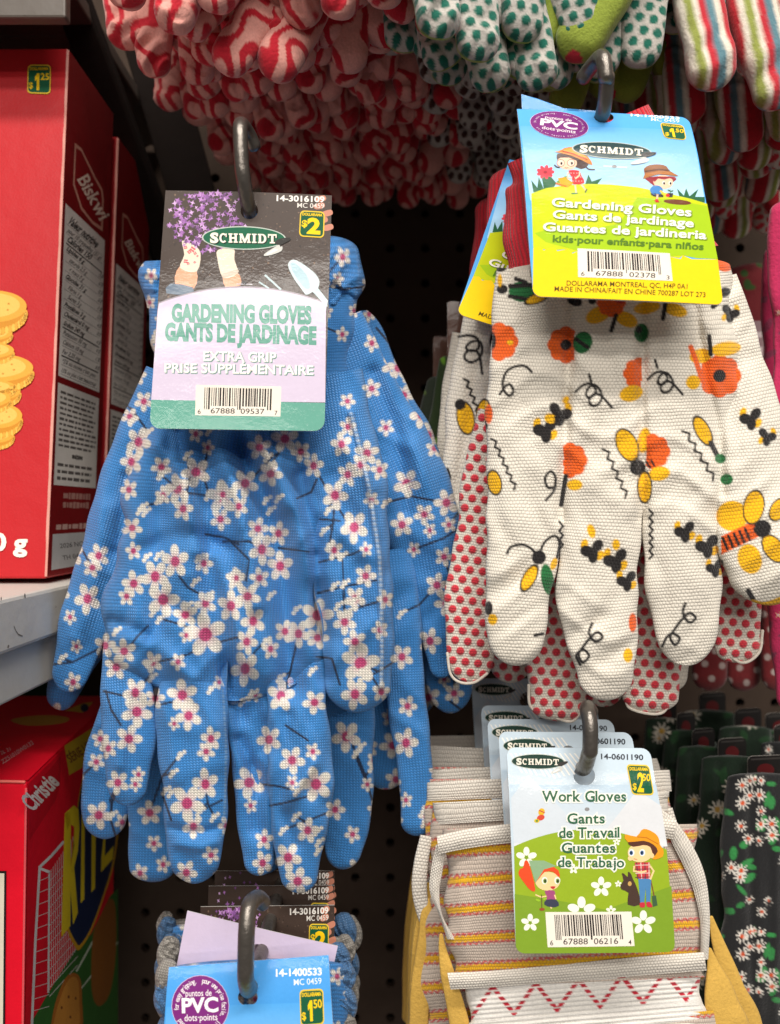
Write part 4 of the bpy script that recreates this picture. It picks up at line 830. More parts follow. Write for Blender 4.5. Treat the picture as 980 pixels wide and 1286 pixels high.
def kids_rear():
    # pairs farther back on the same hook: card leaning left, red cuffs, canvas body
    d = .335; t = thing('glove_pair', 'canvas bee print gloves second on their hook, leaning left behind the nearest pair', 'gloves', P(690, 200, d), 'canvas bee print gloves')
    mb = MB(); kw = dict(proj=screen(d), col=col_print, ws=4.6, disp=creases([([(604,420),(590,520),(575,620)], 8, -5)], [(1, .05, .03, 1)]))
    tube(mb, [(690,380,90,-6),(680,450,105,0),(672,540,108,0),(668,640,104,0),(690,740,90,-6)], T=.22, tmax=26, cap=.3, **kw)
    tube(mb, [(612,400,30,0),(598,480,32,2),(588,560,30,4),(575,640,26,2),(566,720,20,-4)], T=.5, **kw)
    for x, y in ((640,858),(760,888),(690,850)): tube(mb, [(x,680,32,-4),(x,760,32,-2),(x,y,24,-4)], T=.5, proj=screen(d), col=col_dots(CANV, RED), disp=dot_disp(), ws=4.0)
    tube(mb, [(838,680,30,-4),(842,780,30,-2),(846,868,16,-4)], T=.5, **kw)
    g = mb.build('glove', M_CANVAS, t)
    cb = MB(); redc = lambda x, y: np.tile(lin((228, 46, 62)), (len(x), 1))
    tube(cb, [(652,208,38,0),(654,260,40,0),(660,320,54,0),(668,390,72,0)], proj=screen(d-.006), col=redc, T=.35, tmax=26, cap=0, ws=7, root=True); cb.build('cuff_band', M_RIB, g)
    ref = [(651,131),(868,142),(909,383),(670,372)]; dd = .312
    w = [P(640,200,dd+.012), P(815,240,dd+.016), P(790,466,dd), P(574,394,dd-.006)]
    sh = Sheet(ref, w, lambda a, b: .0008*np.sin(3*a)); kids_card(sh); c = finish_sheet(sh, 'hang_card', t, M_CARDSOFT); kids_parts(sh, c)
    d = .37; t = thing('glove_pair', 'canvas bee print gloves third on their hook, only red cuff and left edge showing', 'gloves', P(690, 240, d), 'canvas bee print gloves')
    mb = MB(); kw = dict(proj=screen(d), col=col_print, ws=4.2)
    tube(mb, [(672,400,80,-4),(660,500,96,0),(655,600,94,0),(660,700,80,-6)], T=.24, tmax=24, cap=.3, **kw); tube(mb, [(590,420,22,0),(574,520,22,0),(562,620,16,0)], T=.5, **kw); g = mb.build('glove', M_CANVAS, t)
    cb = MB(); tube(cb, [(632,244,36,0),(634,290,38,0),(640,400,60,0)], proj=screen(d), col=redc, T=.35, tmax=24, cap=0, ws=6, root=True); cb.build('cuff_band', M_RIB, g)
hook('grey wire peg hook with upturned tip holding the canvas bee print gloves', (760, 143), (752, 76), .279, -1.2)
kids_gloves(); kids_rear()
# ================================================================== striped work gloves
BEIG, OFFW, SRED, SYEL = lin((206, 190, 176)), lin((236, 228, 216)), lin((206, 56, 62)), lin((236, 180, 30))
def col_stripe(pit=37.0, y0=1107.0, slope=-.066, xr=560.0):
    def col(x, y):
        y = y-slope*(x-xr)+1.0*np.sin(x*.9)*.8; C = np.tile(BEIG, (len(x), 1))
        v = np.mod(y-y0+pit/2, pit)-pit/2; C += (SRED-C)*(.85*sstep(8.6, 7.2, abs(v)))[:, None]*(np.sin(x*.8+y)>-.75)[:, None]
        C += (SYEL-C)*sstep(4.6, 3.2, abs(v))[:, None]; return C
    return col
def flat(c): c = np.asarray(c); return lambda x, y: np.tile(c, (len(x), 1))
def work_card(sh, full=True):
    ref = sh.ref; hole = circle(734, 972.5, 13.5, 12.5); out = rounded(ref, 11, 6)
    sh.card(out, (206, 206, 206), hole=hole, facecol=(196, 212, 224))
    for k in range(14):
        x = 641+k*6.2; sh.poly([(x, 946), (x+2.2, 946), (x+2.2+(18 if k > 3 else 14), 976-abs(k-6)*1.2), (x+(18 if k > 3 else 14), 976-abs(k-6)*1.2)], (236, 234, 228), 1)
    sh.grid([(640,984),(824,984),(838,1060),(646,1066)], 4, 4, two_tone((186, 206, 222), (222, 224, 226)), 1)
    sh.poly([(642,1000),(664,972),(700,1008),(720,1030),(690,1052),(645,1056)], (206, 214, 222), 2); sh.poly([(760,1040),(800,990),(830,1010),(836,1050)], (216, 218, 222), 2)
    if not full: 
        return
    hx = np.linspace(645.4, 837, 20); hy = 1038.5+((hx-737)/97)**2*24
    ro = rounded(ref, 11, 6)
    sh.poly(list(zip(hx, hy))+[tuple(p) for p in ro[12:24]], (146, 172, 30), 3)
    sh.poly([(646,1120),(700,1128),(760,1140),(843,1110)]+[tuple(p) for p in ro[12:24]], (124, 156, 36), 4)
    for x, y, r in ((661,1073.6,12.5),(754.6,1111,12.5),(665.7,1157,11),(807.8,1157,15),(730,1141,17),(767,1141,6),(776,1107,4),(774,1054,4.5),(720,1088,6)):
        for k in range(5): a = -1.57+k*1.2566; sh.ellipse(x+.62*r*math.cos(a), y+.62*r*math.sin(a), .44*r, .30*r, (242, 240, 226), 6+.1*k, math.degrees(a))
        sh.ellipse(x, y, .2*r, .2*r, (124, 156, 36), 8)
    dg, wh = (44, 96, 66), (240, 238, 228)
    for t_, A, B, h in (('Work Gloves', (681,1004), (785.5,1004), 12.6), ('Gants', (712.5,1031.3), (758.7,1030.8), 12.3), ('de Travail', (702,1049), (777,1048.4), 12.6), ('Guantes', (705.3,1067.6), (771.8,1067.6), 12.2), ('de Trabajo', (700.5,1085.4), (783,1086), 12.2)):
        sh.serif(t_, A, B, h, dg, 14, .022, slab=.06, half=.10, outline=wh, ow=.09)
    sh.text('14-0601190', (756,952.8), (808.6,954), 6.3, (44, 48, 56), 12, .02)
    sh.ellipse(680, 1017, 4, 4.6, (226, 178, 40), 7, 20); sh.ellipse(679, 1024, 5, 3.4, (206, 70, 50), 8, -20); sh.ellipse(674, 1028, 3.4, 2.4, (220, 190, 40), 8); sh.line([(677,1015),(684,1018)], 1.2, (190, 50, 60), 9); sh.ellipse(674, 1028, 1.6, 1.3, (80, 130, 60), 9)
    sh.ellipse(737, 1013.5, 3, 2.2, (140, 138, 140), 9)
    z = lambda l: [(640+a/4.667, 1020+b/4.667) for a, b in l]; q = lambda a, b: (640+a/4.667, 1020+b/4.667); skin = (244, 206, 150)
    # girl with red hair and green cap
    sh.poly(z([(90,268),(115,290),(150,440),(118,440),(85,400),(52,350),(60,318),(78,310)]), (226, 74, 30), 12, 3); sh.ellipse(*q(222,390), 15.5, 12, skin, 13)
    sh.poly(z([(145,400),(165,330),(230,300),(285,325),(290,370),(255,335),(205,335),(175,370)]), (226, 74, 30), 14, 2); sh.poly(z([(112,268),(200,268),(272,300),(200,320),(150,402)]), (138, 170, 130), 15)
    for x in (204, 278): sh.ellipse(*q(x,386), 3.6, 4.6, (246, 244, 236), 16); sh.ellipse(*q(x+2,388), 2.4, 3.2, (120, 150, 60), 17); sh.ellipse(*q(x+3,389), 1.3, 1.8, (30, 40, 30), 18)
    sh.poly(z([(236,422),(268,420),(254,438)]), (190, 40, 50), 16, 2); sh.poly(z([(205,448),(262,446),(264,490),(270,508),(215,505),(218,480)]), (160, 74, 120), 14, 2); sh.poly(z([(215,500),(272,500),(288,535),(245,545),(202,528)]), (54, 58, 78), 15, 2)
    sh.line(z([(150,470),(185,485),(215,478)]), 1.6, skin, 14); sh.line(z([(262,470),(270,495)]), 1.6, skin, 16); sh.line(z([(238,540),(245,552)]), 2, skin, 14); sh.line(z([(186,468),(188,555)]), .9, (90, 60, 40), 15); sh.ellipse(*q(189,557), 3.4, 1.8, (150, 70, 40), 16)
    sh.ellipse(*q(165,503), 3.2, 1.4, (150, 190, 40), 15, 20); sh.ellipse(*q(205,495), 2.6, 1.3, (150, 190, 40), 15, -20)
    # boy in a straw hat with a dog and a spade
    sh.line(z([(818,350),(848,490)]), 1.3, (120, 60, 44), 12); sh.poly(z([(832,480),(856,476),(866,535),(838,545)]), (60, 90, 60), 13)
    sh.poly(z([(655,345),(668,345),(690,365),(692,335),(708,345),(722,380),(745,430),(765,530),(690,530),(695,460),(655,440),(648,415),(665,385)]), (70, 50, 40), 12, 2); sh.ellipse(*q(702,405), 2.4, 3, (200, 160, 90), 13)
    sh.poly(z([(752,370),(828,370),(822,520),(800,520),(796,430),(786,520),(764,520)]), (74, 130, 180), 14); sh.poly(z([(762,520),(790,518),(790,545),(764,546)]), (196, 44, 60), 15, 2); sh.poly(z([(800,518),(822,515),(836,545),(806,544)]), (196, 44, 60), 15, 2)
    sh.poly(z([(730,280),(820,278),(824,376),(746,376)]), (196, 60, 66), 14)
    for k in range(4): sh.line(z([(742+k*24,280),(750+k*22,376)]), 1.0, (226, 206, 196) if k % 2 else (70, 50, 60), 15); sh.line(z([(734,296+k*24),(822,294+k*24)]), .9, (90, 44, 60) if k % 2 else (230, 200, 190), 16)
    sh.line(z([(728,300),(724,330),(770,338),(800,330)]), 2.3, skin, 17); sh.line(z([(820,300),(842,330),(822,380)]), 2.3, skin, 17)
    sh.ellipse(*q(762,222), 15.5, 12, skin, 17); sh.ellipse(*q(704,255), 3, 3, skin, 17); sh.poly(z([(690,160),(780,150),(858,185),(860,230),(838,236),(822,190),(780,178),(720,188)]), (86, 46, 34), 18, 2); sh.ellipse(*q(832,240), 2.6, 3.2, skin, 19)
    for x in (712, 775): sh.ellipse(*q(x,222), 3.6, 4.4, (246, 246, 244), 18); sh.ellipse(*q(x-2,223), 2.3, 3, (60, 100, 150), 19); sh.ellipse(*q(x-3,223), 1.2, 1.7, (20, 26, 40), 20)
    sh.line(z([(725,258),(745,262)]), .8, (170, 80, 60), 19)
    sh.poly(z([(672,115),(740,128),(770,90),(800,85),(850,110),(872,140),(878,175),(898,205),(895,245),(850,262),(835,255),(866,215),(840,175),(780,152),(690,160)]), (230, 152, 24), 21, 2); sh.line(z([(745,130),(800,135),(868,172)]), 1.2, (190, 110, 20), 22)
def work_parts(sh, parent, full=True):
    sh.on(MB()); emblem(sh, [(643,946.5),(714,947.5),(714,970),(643,969)], 6, (30, 58, 48), (226, 220, 204)); sh.mb.build('maker_badge', M_SIGN, parent, False)
    if full:
        sh.on(MB()); price(sh, [(786.9,959),(815.7,960),(821.2,996.6),(793.3,996)], '2', '50', 12); sh.mb.build('price_sticker', M_SIGN, parent, False)
        sh.on(MB()); barcode(sh, [(684.6,1143),(792.6,1142.6),(796.9,1187.4),(687.6,1188.6)], ('6', '67888', '06216', '4'), 13, 15); sh.mb.build('barcode_label', M_SIGN, parent, False)
def work_gloves():
    d = .298; t = thing('glove_pair', 'nearest striped canvas work gloves with yellow leather, under the unobstructed green hill card', 'gloves', P(734, 973, .285), 'striped work gloves')
    mb = MB(); W_ = dict(proj=screen(d), T=.2, tmax=26, ws=4.2)
    cr = creases([([(565,1060),(580,1130),(585,1200)], 10, 4), ([(840,1070),(868,1130),(872,1200)], 9, 5), ([(700,1080),(720,1180)], 40, 5)], [(1.1, .04, .02, 0)])
    tube(mb, [(716,1038,160,-6),(717,1060,160,-2),(720,1130,158,2),(726,1200,162,4),(728,1234,161,4)], col=col_stripe(), cap=0, disp=cr, **W_)
    g = mb.build('glove', M_CANVAS, t); tag(g, 'front glove with flared cuff turned up')
    mb = MB(); ro = dict(col=flat(OFFW), proj=screen(d), ws=4.2)
    def band(l, r, z): rod(mb, catmull([P(x, y, d-zz*d/F) for x, y, zz in l], 10), r, OFFW, 12, 0)
    def strip(top, bot, zf, n=60):
        T_, B_ = catmull(top, 12), catmull(bot, 12); k = 9; V = []
        for j in range(k):
            a = j/(k-1); q = T_*(1-a)+B_*a; zz = zf+4*math.sin(math.pi*a)+np.sin(np.arange(len(q))*.55+j*.5)*.35; V.append(P(q[:, 0], q[:, 1], d-zz*d/F))
        V = np.concatenate(V); m = len(T_); i = np.arange(k-1)[:, None]*m+np.arange(m-1); i = i.ravel()
        U = np.zeros((len(V), 3)); U[:, 0] = np.tile(np.concatenate([[0], np.cumsum(np.hypot(*np.diff(T_, axis=0).T))])/4.0, k); U[:, 1] = np.repeat(np.arange(k)*.8, m)
        mb.add(V, np.stack([i, i+m, i+m+1, i+1], -1), OFFW, U)
    strip([(549,1050),(580,1043),(620,1037),(700,1030),(800,1026),(850,1030)], [(551,1073),(580,1067),(620,1061),(700,1054),(800,1050),(846,1054)], 31)
    strip([(562,1222),(620,1219),(700,1212),(800,1202),(884,1196)], [(566,1243),(620,1240),(700,1234),(800,1226),(888,1219)], 33)
    strip([(822,1010),(848,1030),(870,1062),(886,1100),(892,1150),(890,1205)], [(836,1040),(846,1062),(860,1090),(872,1120),(880,1160),(880,1206)], 26)
    strip([(548,1060),(542,1090),(540,1120),(552,1150),(562,1180)], [(560,1068),(556,1094),(552,1120),(556,1150),(572,1180)], 18)
    mb.build('cuff_binding', M_TAPE, g)
    mb = MB()
    def colz(x, y):
        C = np.tile(lin((240, 236, 230)), (len(x), 1)); yy = y+.085*(x-580); per = 27.0
        tri = abs(np.mod(x-592+(yy-1262)*.0, per*2)-per)/per; v = 1243+tri*36; dash = np.sin((yy)*.9) > -.35
        C += (lin((196, 30, 52))-C)*(sstep(3.4, 2.2, abs(yy-v)*.62)*dash)[:, None]; return C
    tube(mb, [(732,1226,148,2),(734,1250,150,6),(735,1276,150,6),(736,1300,150,4)], proj=screen(d), col=colz, T=.17, tmax=26, cap=0, ws=4.0, disp=lambda X, Y: 1.8*np.sin((Y+.085*X)*1.05))
    mb.build('elastic_band', M_SOFT, g)
    mb = MB(); tube(mb, [(740,1280,166,0),(742,1320,172,4),(744,1400,176,0),(744,1480,168,-6)], proj=screen(d), col=col_stripe(), T=.2, tmax=28, cap=.3, ws=4.2)
    mb.build('palm_panel', M_CANVAS, g)
    yel = flat(lin((222, 178, 84)))
    def leather(par, pr, pts, cap=.95): m_ = MB(); tube(m_, pts, proj=pr, col=yel, T=.4, cap=cap, root=True); m_.build('leather_patch', M_LEATHER, par)
    def edge(par, pr, pts): m_ = MB(); tube(m_, pts, proj=pr, col=flat(OFFW), T=.5, ws=4.2); m_.build('cuff_binding', M_TAPE, par)
    leather(g, screen(d), [(891,1190,2,2),(896,1212,8,3),(903,1240,17,5),(909,1266,22,6),(918,1300,26,6),(930,1380,28,0)], .8); leather(g, screen(d), [(554,1172,2,3),(556,1192,5,4),(563,1225,9,6),(572,1262,11,6),(580,1310,14,4),(582,1380,14,0)])
    # glove behind, of the same pair
    d2 = d+.022; mb = MB(); tube(mb, [(692,1004,148,-6),(694,1040,152,-2),(700,1130,160,2),(702,1210,170,4),(704,1300,174,0),(704,1400,168,-6)], proj=screen(d2), col=col_stripe(36, 1095), T=.18, tmax=24, cap=.2, ws=4.2)
    g2 = mb.build('glove', M_CANVAS, t)
    mb = MB(); tube(mb, [(692,1001,149,-3),(692,1012,150,-2),(693,1027,150,-3)], proj=screen(d2-.001), col=flat(OFFW), T=.2, tmax=25, cap=0, ws=4); mb.build('cuff_binding', M_TAPE, g2)
    edge(g2, screen(d2), [(536,1050,8,2),(529,1085,9,4),(527,1120,10,4),(533,1150,9,2),(545,1180,7,0)]); edge(g2, screen(d2), [(838,1016,7,4),(852,1070,9,4),(866,1130,9,0)])
    leather(g2, screen(d2), [(538,1128,2,4),(536,1150,8,6),(536,1180,11,8),(530,1230,12,10),(526,1290,13,8),(524,1400,14,0)]); leather(g2, screen(d2), [(893,1150,2,1),(902,1184,8,2),(922,1240,14,4),(940,1290,18,2),(950,1400,18,0)])
    ref = [(637,939),(818,940),(849,1196),(648,1197)]
    sh = Sheet(ref, [P(*ref[0], .283), P(*ref[1], .284), P(*ref[2], .268), P(*ref[3], .267)], lambda a, b: -.02*np.clip(.3-b, 0, 1)**2+.0006*np.sin(2.2*a+b))
    work_card(sh); c = finish_sheet(sh, 'hang_card', t); work_parts(sh, c)
    hx, hy, hd = 734, 973, .285; H0 = P(hx, hy, hd)
    labels = ['striped work gloves second from the front, card peeking above the unobstructed one', 'striped work gloves third from the front on the lower hook', 'striped work gloves fourth from the front, dim beige cuff', 'striped work gloves farthest back, nearly dark card with faint badge']
    for k, (dd, ox, oy) in enumerate(((.306, 626, 919), (.324, 612, 903), (.352, 604, 886), (.392, 592, 852))):
        t = thing('glove_pair', labels[k], 'gloves', (H0[0], dd, H0[2]), 'striped work gloves'); s = dd/.283
        w0 = P(ox, oy, dd); sx = .181*.2878; base = [P(*ref[i], .283) for i in range(4)]
        w = [w0+(b_-base[0])*np.array([1, 1, 1]) for b_ in base]; w[2] = w[2]+np.array([0, -.012, 0]); w[3] = w[3]+np.array([0, -.012, 0])
        sh = Sheet(ref, w); work_card(sh, False)
        sh.text('14-0601190', (756,952.8), (808.6,954), 6.3, (44, 48, 56), 12, .02)
        hill = [(645.4,1062),(690,1043),(737,1038),(790,1044),(837,1060),(848,1190),(648,1190)]; sh.poly(hill, (146, 172, 30), 3)
        c = finish_sheet(sh, 'hang_card', t); work_parts(sh, c, False); sh.on(MB()); price(sh, [(786.9,959),(815.7,960),(821.2,996.6),(793.3,996)], '2', '50', 12); sh.mb.build('price_sticker', M_SIGN, c, False)
        dg = dd+.018; xl, yt = ((537, 978), (537, 963), (535, 946), (530, 926))[k]; mb = MB(); k_ = .298/dg; hw = 165*k_
        tube(mb, [(xl+hw, yt, hw, -4), (xl+hw, yt+60, hw, 0), (xl+hw-4, yt+200, hw, 2), (xl+hw-6, yt+330, hw+6, 0)], proj=screen(dg), col=col_stripe(34, yt+62), T=.16, tmax=16, cap=.2, ws=4)
        g = mb.build('glove', M_CANVAS, t); mb = MB(); tube(mb, [(xl+hw, yt-3, hw+1, -3), (xl+hw, yt+9, hw+1.5, -2), (xl+hw, yt+22, hw+1, -3)], proj=screen(dg-.001), col=flat(OFFW), T=.17, tmax=17, cap=0, ws=4); mb.build('cuff_binding', M_TAPE, g)
        leather(g, screen(dg), [(xl+1, yt+130, 2, 3), (xl-2, yt+155, 7, 4), (xl-10, yt+220, 10, 6), (xl-16, yt+360, 10, 4)]); leather(g, screen(dg), [(xl+2*hw-6, yt+130, 2, 3), (xl+2*hw-4, yt+155, 6, 4), (xl+2*hw+8, yt+230, 10, 6), (xl+2*hw+16, yt+360, 12, 4)])
hook('dark wire peg hook curving out of the work glove card', (734, 972), (737, 893), .280, 1.2)
work_gloves()
# ================================================================== cards on the lowest hook, left of centre
def lower_pairs():
    G0 = lin((176, 170, 162)); gl = [('blue card with round purple badge lowest on its hook, knitted cuffs behind', .262), ('blank lilac card back turned askew behind the lowest blue card', .285), ('dark brown flower card directly behind the blank lilac card back', .305), ('dark brown flower card second behind the lilac back', .321), ('dark brown flower card farthest back, just below the blue fingers', .335)]
    for k, (lab, dd) in enumerate(gl):
        t = thing('glove_pair', lab, 'gloves', P(312, 1250, dd), 'gloves on the lowest hook')
        if k == 0:
            ref = [(211,1216),(412.4,1200.7),(428,1430),(196,1446)]; sh = Sheet(ref, [P(*ref[0], .262), P(*ref[1], .262), P(*ref[2], .246), P(*ref[3], .246)], lambda a, b: -.02*np.clip(.25-b, 0, 1)**2)
            sh.card(rounded(ref, 10, 5, (0, 0, 1, 1)), (196, 190, 180), facecol=(70, 156, 228), hole=circle(311, 1250, 12.5, 10.5)); sh.grid([(209.5,1262),(416,1255),(422,1340),(203,1354)], 3, 3, two_tone((78, 164, 232), (140, 196, 240)), 1)
            sh.poly([(204,1356),(300,1330),(421,1346),(428,1430),(196,1446)], (196, 214, 22), 2)
            sh.text('14-1400533', (346.5,1225.4), (403.7,1223.4), 8, (244, 246, 250), 5, .03); sh.text('MC 0459', (369,1235.6), (403.7,1233.6), 7, (232, 240, 250), 5, .005)
            c = finish_sheet(sh, 'hang_card', t); sh.on(MB()); price(sh, [(376,1240.8),(406,1239),(407.2,1282.5),(377.3,1285)], '1', '50', 12); sh.mb.build('price_sticker', M_SIGN, c, False)
            sh.on(MB()); pvc(sh, (251.7,1260.5), 36, 36, -2, 12); sh.mb.build('grip_badge', M_SIGN, c, False)
        elif k == 1:
            ref = [(235.4,1144),(424.5,1187.6),(370,1440),(186,1400)]; sh = Sheet(ref, [P(*ref[0], dd), P(*ref[1], dd), P(*ref[2], dd-.012), P(*ref[3], dd-.012)], lambda a, b: .001*np.sin(2.6*a))
            out = list(rounded(ref, 10, 5, (0, 0, 1, 1))); ed = [np.array(ref[0])*(1-a)+np.array(ref[1])*a for a in np.linspace(0, 1, 12)]
            sh.card(np.array(ed+out[2:]), (150, 140, 160), facecol=(206, 190, 214), hole=circle(324, 1197, 10, 11)); finish_sheet(sh, 'hang_card', t)
        else:
            r0 = [(208,239),(417,246),(407.5,541),(188,538)]; tl = ((252,1139),(262,1113),(270,1094))[k-2]; tr = ((420,1137),(420,1112),(420,1094))[k-2]
            a, b = P(*tl, dd), P(*tr, dd); dn = np.array([0, -.01, -.09]); sh = Sheet(r0, [a, b, b+dn, a+dn]); blossom_card(sh, k == 2); c = finish_sheet(sh, 'hang_card', t); card_parts(sh, c)
        colr = lin((92, 142, 196)); mb = MB(); dg = dd+.016; xw = (226, 214, 222, 226, 230)[k]; yt = (1204, 1186, 1172, 1158, 1148)[k]
        tube(mb, [(322, yt, xw*.47, -4), (322, yt+30, xw*.5, 0), (322, yt+110, xw*.5, 2), (322, yt+240, xw*.52, -4)], proj=screen(dg), col=(COLR if k in (0, 3) else flat(G0)), T=.2, tmax=18, cap=.2, ws=4.4, root=True, rcap=.1, disp=creases([], [(2, .2, .02, k), (1.5, .07, .1, 2*k)]))
        g = mb.build('glove', M_KNIT, t)
        r_ = random.Random(k)
        for j in range(3):
            for sg in (-1, 1):
                y = yt+r_.uniform(6, 20)+j*34; w = r_.uniform(9, 15); x = 322+sg*(xw*.5+r_.uniform(-4, 5)); mb = MB()
                tube(mb, [(x-sg*5, y-w*1.3, w*.6, 0), (x, y, w, 2), (x+sg*2, y+w, w*.9, 2), (x-sg*3, y+w*2, w*.6, 0)], proj=screen(dg+r_.uniform(-.003, .003)), col=flat(G0*r_.uniform(.7, 1) if r_.random() < .6 else colr*r_.uniform(.5, .8)), T=.8, ws=3.4, root=True, disp=creases([], (), 4, 22, j+k)); mb.build('cuff_band', M_KNIT, g)
hook('shiny wire peg hook at the bottom holding the lowest blue card', (312, 1251), (314, 1138), .257, 1)
lower_pairs()
# ================================================================== biscuit boxes on the left
def plane_sheet(c3, bend=None):
    ref = [px(p) for p in c3]; return Sheet(ref, c3, bend)
def carton_mesh(mb, fr, bk, col):
    """fr, bk: TL, TR, BR, BL corners of the near and far faces; slightly rounded folds come from the bevel"""
    mb.hexa([fr[3], fr[2], bk[2], bk[3], fr[0], fr[1], bk[1], bk[0]], col)
def cracker(sh, cx, cy, rx, ry, L, seed=0):
    """one round scalloped cracker lying in a pile, seen from the side"""
    n = 26; r_ = random.Random(seed)
    sh.poly([(cx+rx*(1+.035*math.cos(14*a))*math.cos(a), cy+ry*.42+ry*(1+.05*math.cos(14*a))*math.sin(a)) for a in np.linspace(0, 2*math.pi, 90, endpoint=False)], (206, 138, 40), L)
    for i in range(n):
        a = math.pi*(i+.5)/n; x = cx+rx*.98*math.cos(a); y = cy+ry*.30+ry*.98*math.sin(a); sh.ellipse(x, y, rx*.055, ry*.20, (240, 186, 82) if i % 2 else (226, 164, 62), L+1, 0, 10)
    sh.ellipse(cx, cy, rx, ry*.80, (228, 164, 60), L+2, 0, 40); sh.ellipse(cx-rx*.06, cy-ry*.06, rx*.86, ry*.62, (240, 188, 92), L+3, 0, 36)
    for i in range(7): a = i*.9+seed; sh.ellipse(cx+rx*.5*math.cos(a), cy+ry*.36*math.sin(a), rx*.035, ry*.05, (196, 134, 48), L+4, 0, 8)
def lines_block(sh, quad, n, col, layer, seed, x1=(.6, .98), h=.34):
    f = quadmap(quad); r_ = random.Random(seed)
    for i in range(n):
        y = (i+.5)/n; x = .03; e = r_.uniform(*x1)
        while x < e:
            w = r_.uniform(.05, .16); w = min(w, e-x); hh = h/n*r_.uniform(.8, 1.1)
            sh.poly([f(x, y-hh), f(x+w, y-hh), f(x+w, y+hh), f(x, y+hh)], col, layer); x += w+.025
NUT = ['Valeur nutritive', 'pour 10 craquelins (31 g)', 'Calories 150', 'Lipides 6 g', 'saturés 2,5 g', '+ trans 0 g', 'Glucides 21 g', 'Fibres 1 g', 'Sucres 3 g', 'Protéines 3 g', 'Cholestérol 0 mg', 'Sodium 240 mg', 'Potassium 50 mg', 'Calcium 10 mg', 'Fer 2,25 mg', '*5% ou moins c\'est peu', '15% ou plus c\'est beaucoup']
def biscuit_box(label, x, d0, d1, zb, zt, near, lean=.024):
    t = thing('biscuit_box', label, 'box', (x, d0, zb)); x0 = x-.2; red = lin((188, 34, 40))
    fr = [np.array(v) for v in ((x0, d0, zt), (x, d0, zt), (x, d0-lean, zb), (x0, d0-lean, zb))]; bk = [np.array(v) for v in ((x0, d1, zt), (x, d1, zt), (x, d1-lean, zb), (x0, d1-lean, zb))]
    mb = MB(); carton_mesh(mb, fr, bk, red); mb.build('carton', M_BOXCARD, t, False, .0010)
    sh = plane_sheet([fr[1]+(.0004, .0012, -.001), bk[1]+(.0004, 0, -.001), bk[2]+(.0004, 0, .001), fr[2]+(.0004, .0012, .001)])
    H = lambda a, b: tuple(np.array(px(sh.w[0]*(1-a)*(1-b)+sh.w[1]*a*(1-b)+sh.w[2]*a*b+sh.w[3]*(1-a)*b)))
    q = lambda a0, b0, a1, b1: [H(a0, b0), H(a1, b0), H(a1, b1), H(a0, b1)]
    dk = (40, 34, 32)
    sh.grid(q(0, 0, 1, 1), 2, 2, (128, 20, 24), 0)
    sh.poly([H(*p) for p in ((.16,.165),(.30,.160),(.62,.185),(.80,.195),(.84,.215),(.84,.285),(.60,.29),(.34,.283),(.16,.250))], (206, 150, 130), 1); sh.poly([H(*p) for p in ((.19,.172),(.30,.167),(.60,.192),(.77,.202),(.80,.218),(.80,.278),(.60,.283),(.36,.276),(.19,.245))], (138, 18, 24), 2)
    sh.serif('Biskwi', H(.24, .232), H(.76, .268), 15 if near else 9, (236, 214, 196), 3, .02, slab=.08, half=.12, up=None) if False else sh.serif('Biskwi', H(.24, .232), H(.76, .268), 15 if near else 9, (236, 214, 196), 3, .02, slab=.08, half=.12)
    sh.text('FREE/SANS OGM', H(.22,.868), H(.80,.868), 5 if near else 3, (190, 150, 140), 2, 0) if False else lines_block(sh, q(.2, .845, .8, .88), 2, (178, 130, 120), 2, 2, (.9, .97)); lines_block(sh, q(.08, .905, .95, .92), 1, (200, 160, 150), 2, 3, (.95, .98))
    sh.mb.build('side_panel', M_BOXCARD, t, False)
    sh.on(MB()); sh.poly(q(.03, .30, .90, .632), (228, 222, 214), 3); b = .312
    rows = len(NUT)
    for i, s_ in enumerate(NUT):
        bb = .318+(i+.5)*(.308/rows); big = i in (0, 2)
        a1 = .08+min(.72, .032*len(s_)+(.1 if big else 0)); ch = (9 if i == 0 else 7 if i == 2 else 5.2)*(1 if near else .72)
        sh.text(s_, H(.08 if i not in (4, 5, 7, 8) else .14, bb+.006), H(a1, bb+.006), ch, dk, 4, .03 if big or i in (3, 6, 9, 10, 11) else .01)
        if i > 2 and i < 15: sh.text(random.Random(i).choice(['8 %', '13 %', '1 %', '4 %', '10 %']), H(.78, bb+.006), H(.86, bb+.006), ch*.9, dk, 4, .02)
        w = .0028 if i in (2, 11, 14) else .0007
        sh.poly([H(.07, bb+.0095), H(.86, bb+.0095), H(.86, bb+.0095+w), H(.07, bb+.0095+w)], dk, 4)
    sh.mb.build('nutrition_label', M_BOXCARD, t, False)
    sh.on(MB()); sh.poly(q(.03, .645, .90, .835), (222, 216, 208), 3); lines_block(sh, q(.06, .655, .87, .765), 11, (96, 90, 86), 4, 5, (.86, .99), .24); lines_block(sh, q(.35, .77, .6, .785), 1, dk, 4, 8, (.9, .95), .3); lines_block(sh, q(.06, .79, .87, .828), 3, (96, 90, 86), 4, 6, (.7, .99), .24)
    sh.mb.build('ingredients_label', M_BOXCARD, t, False)
    sh.on(MB()); sh.poly(q(.05, .925, .96, .99), (196, 194, 194), 3); sh.text('2026 NO 12', H(.2, .952), H(.86, .952), 5.6, (56, 50, 50), 4, 0); sh.text('TH 04 L 21', H(.26, .975), H(.84, .975), 5.6, (56, 50, 50), 4, 0); sh.mb.build('date_label', M_BOXCARD, t, False)
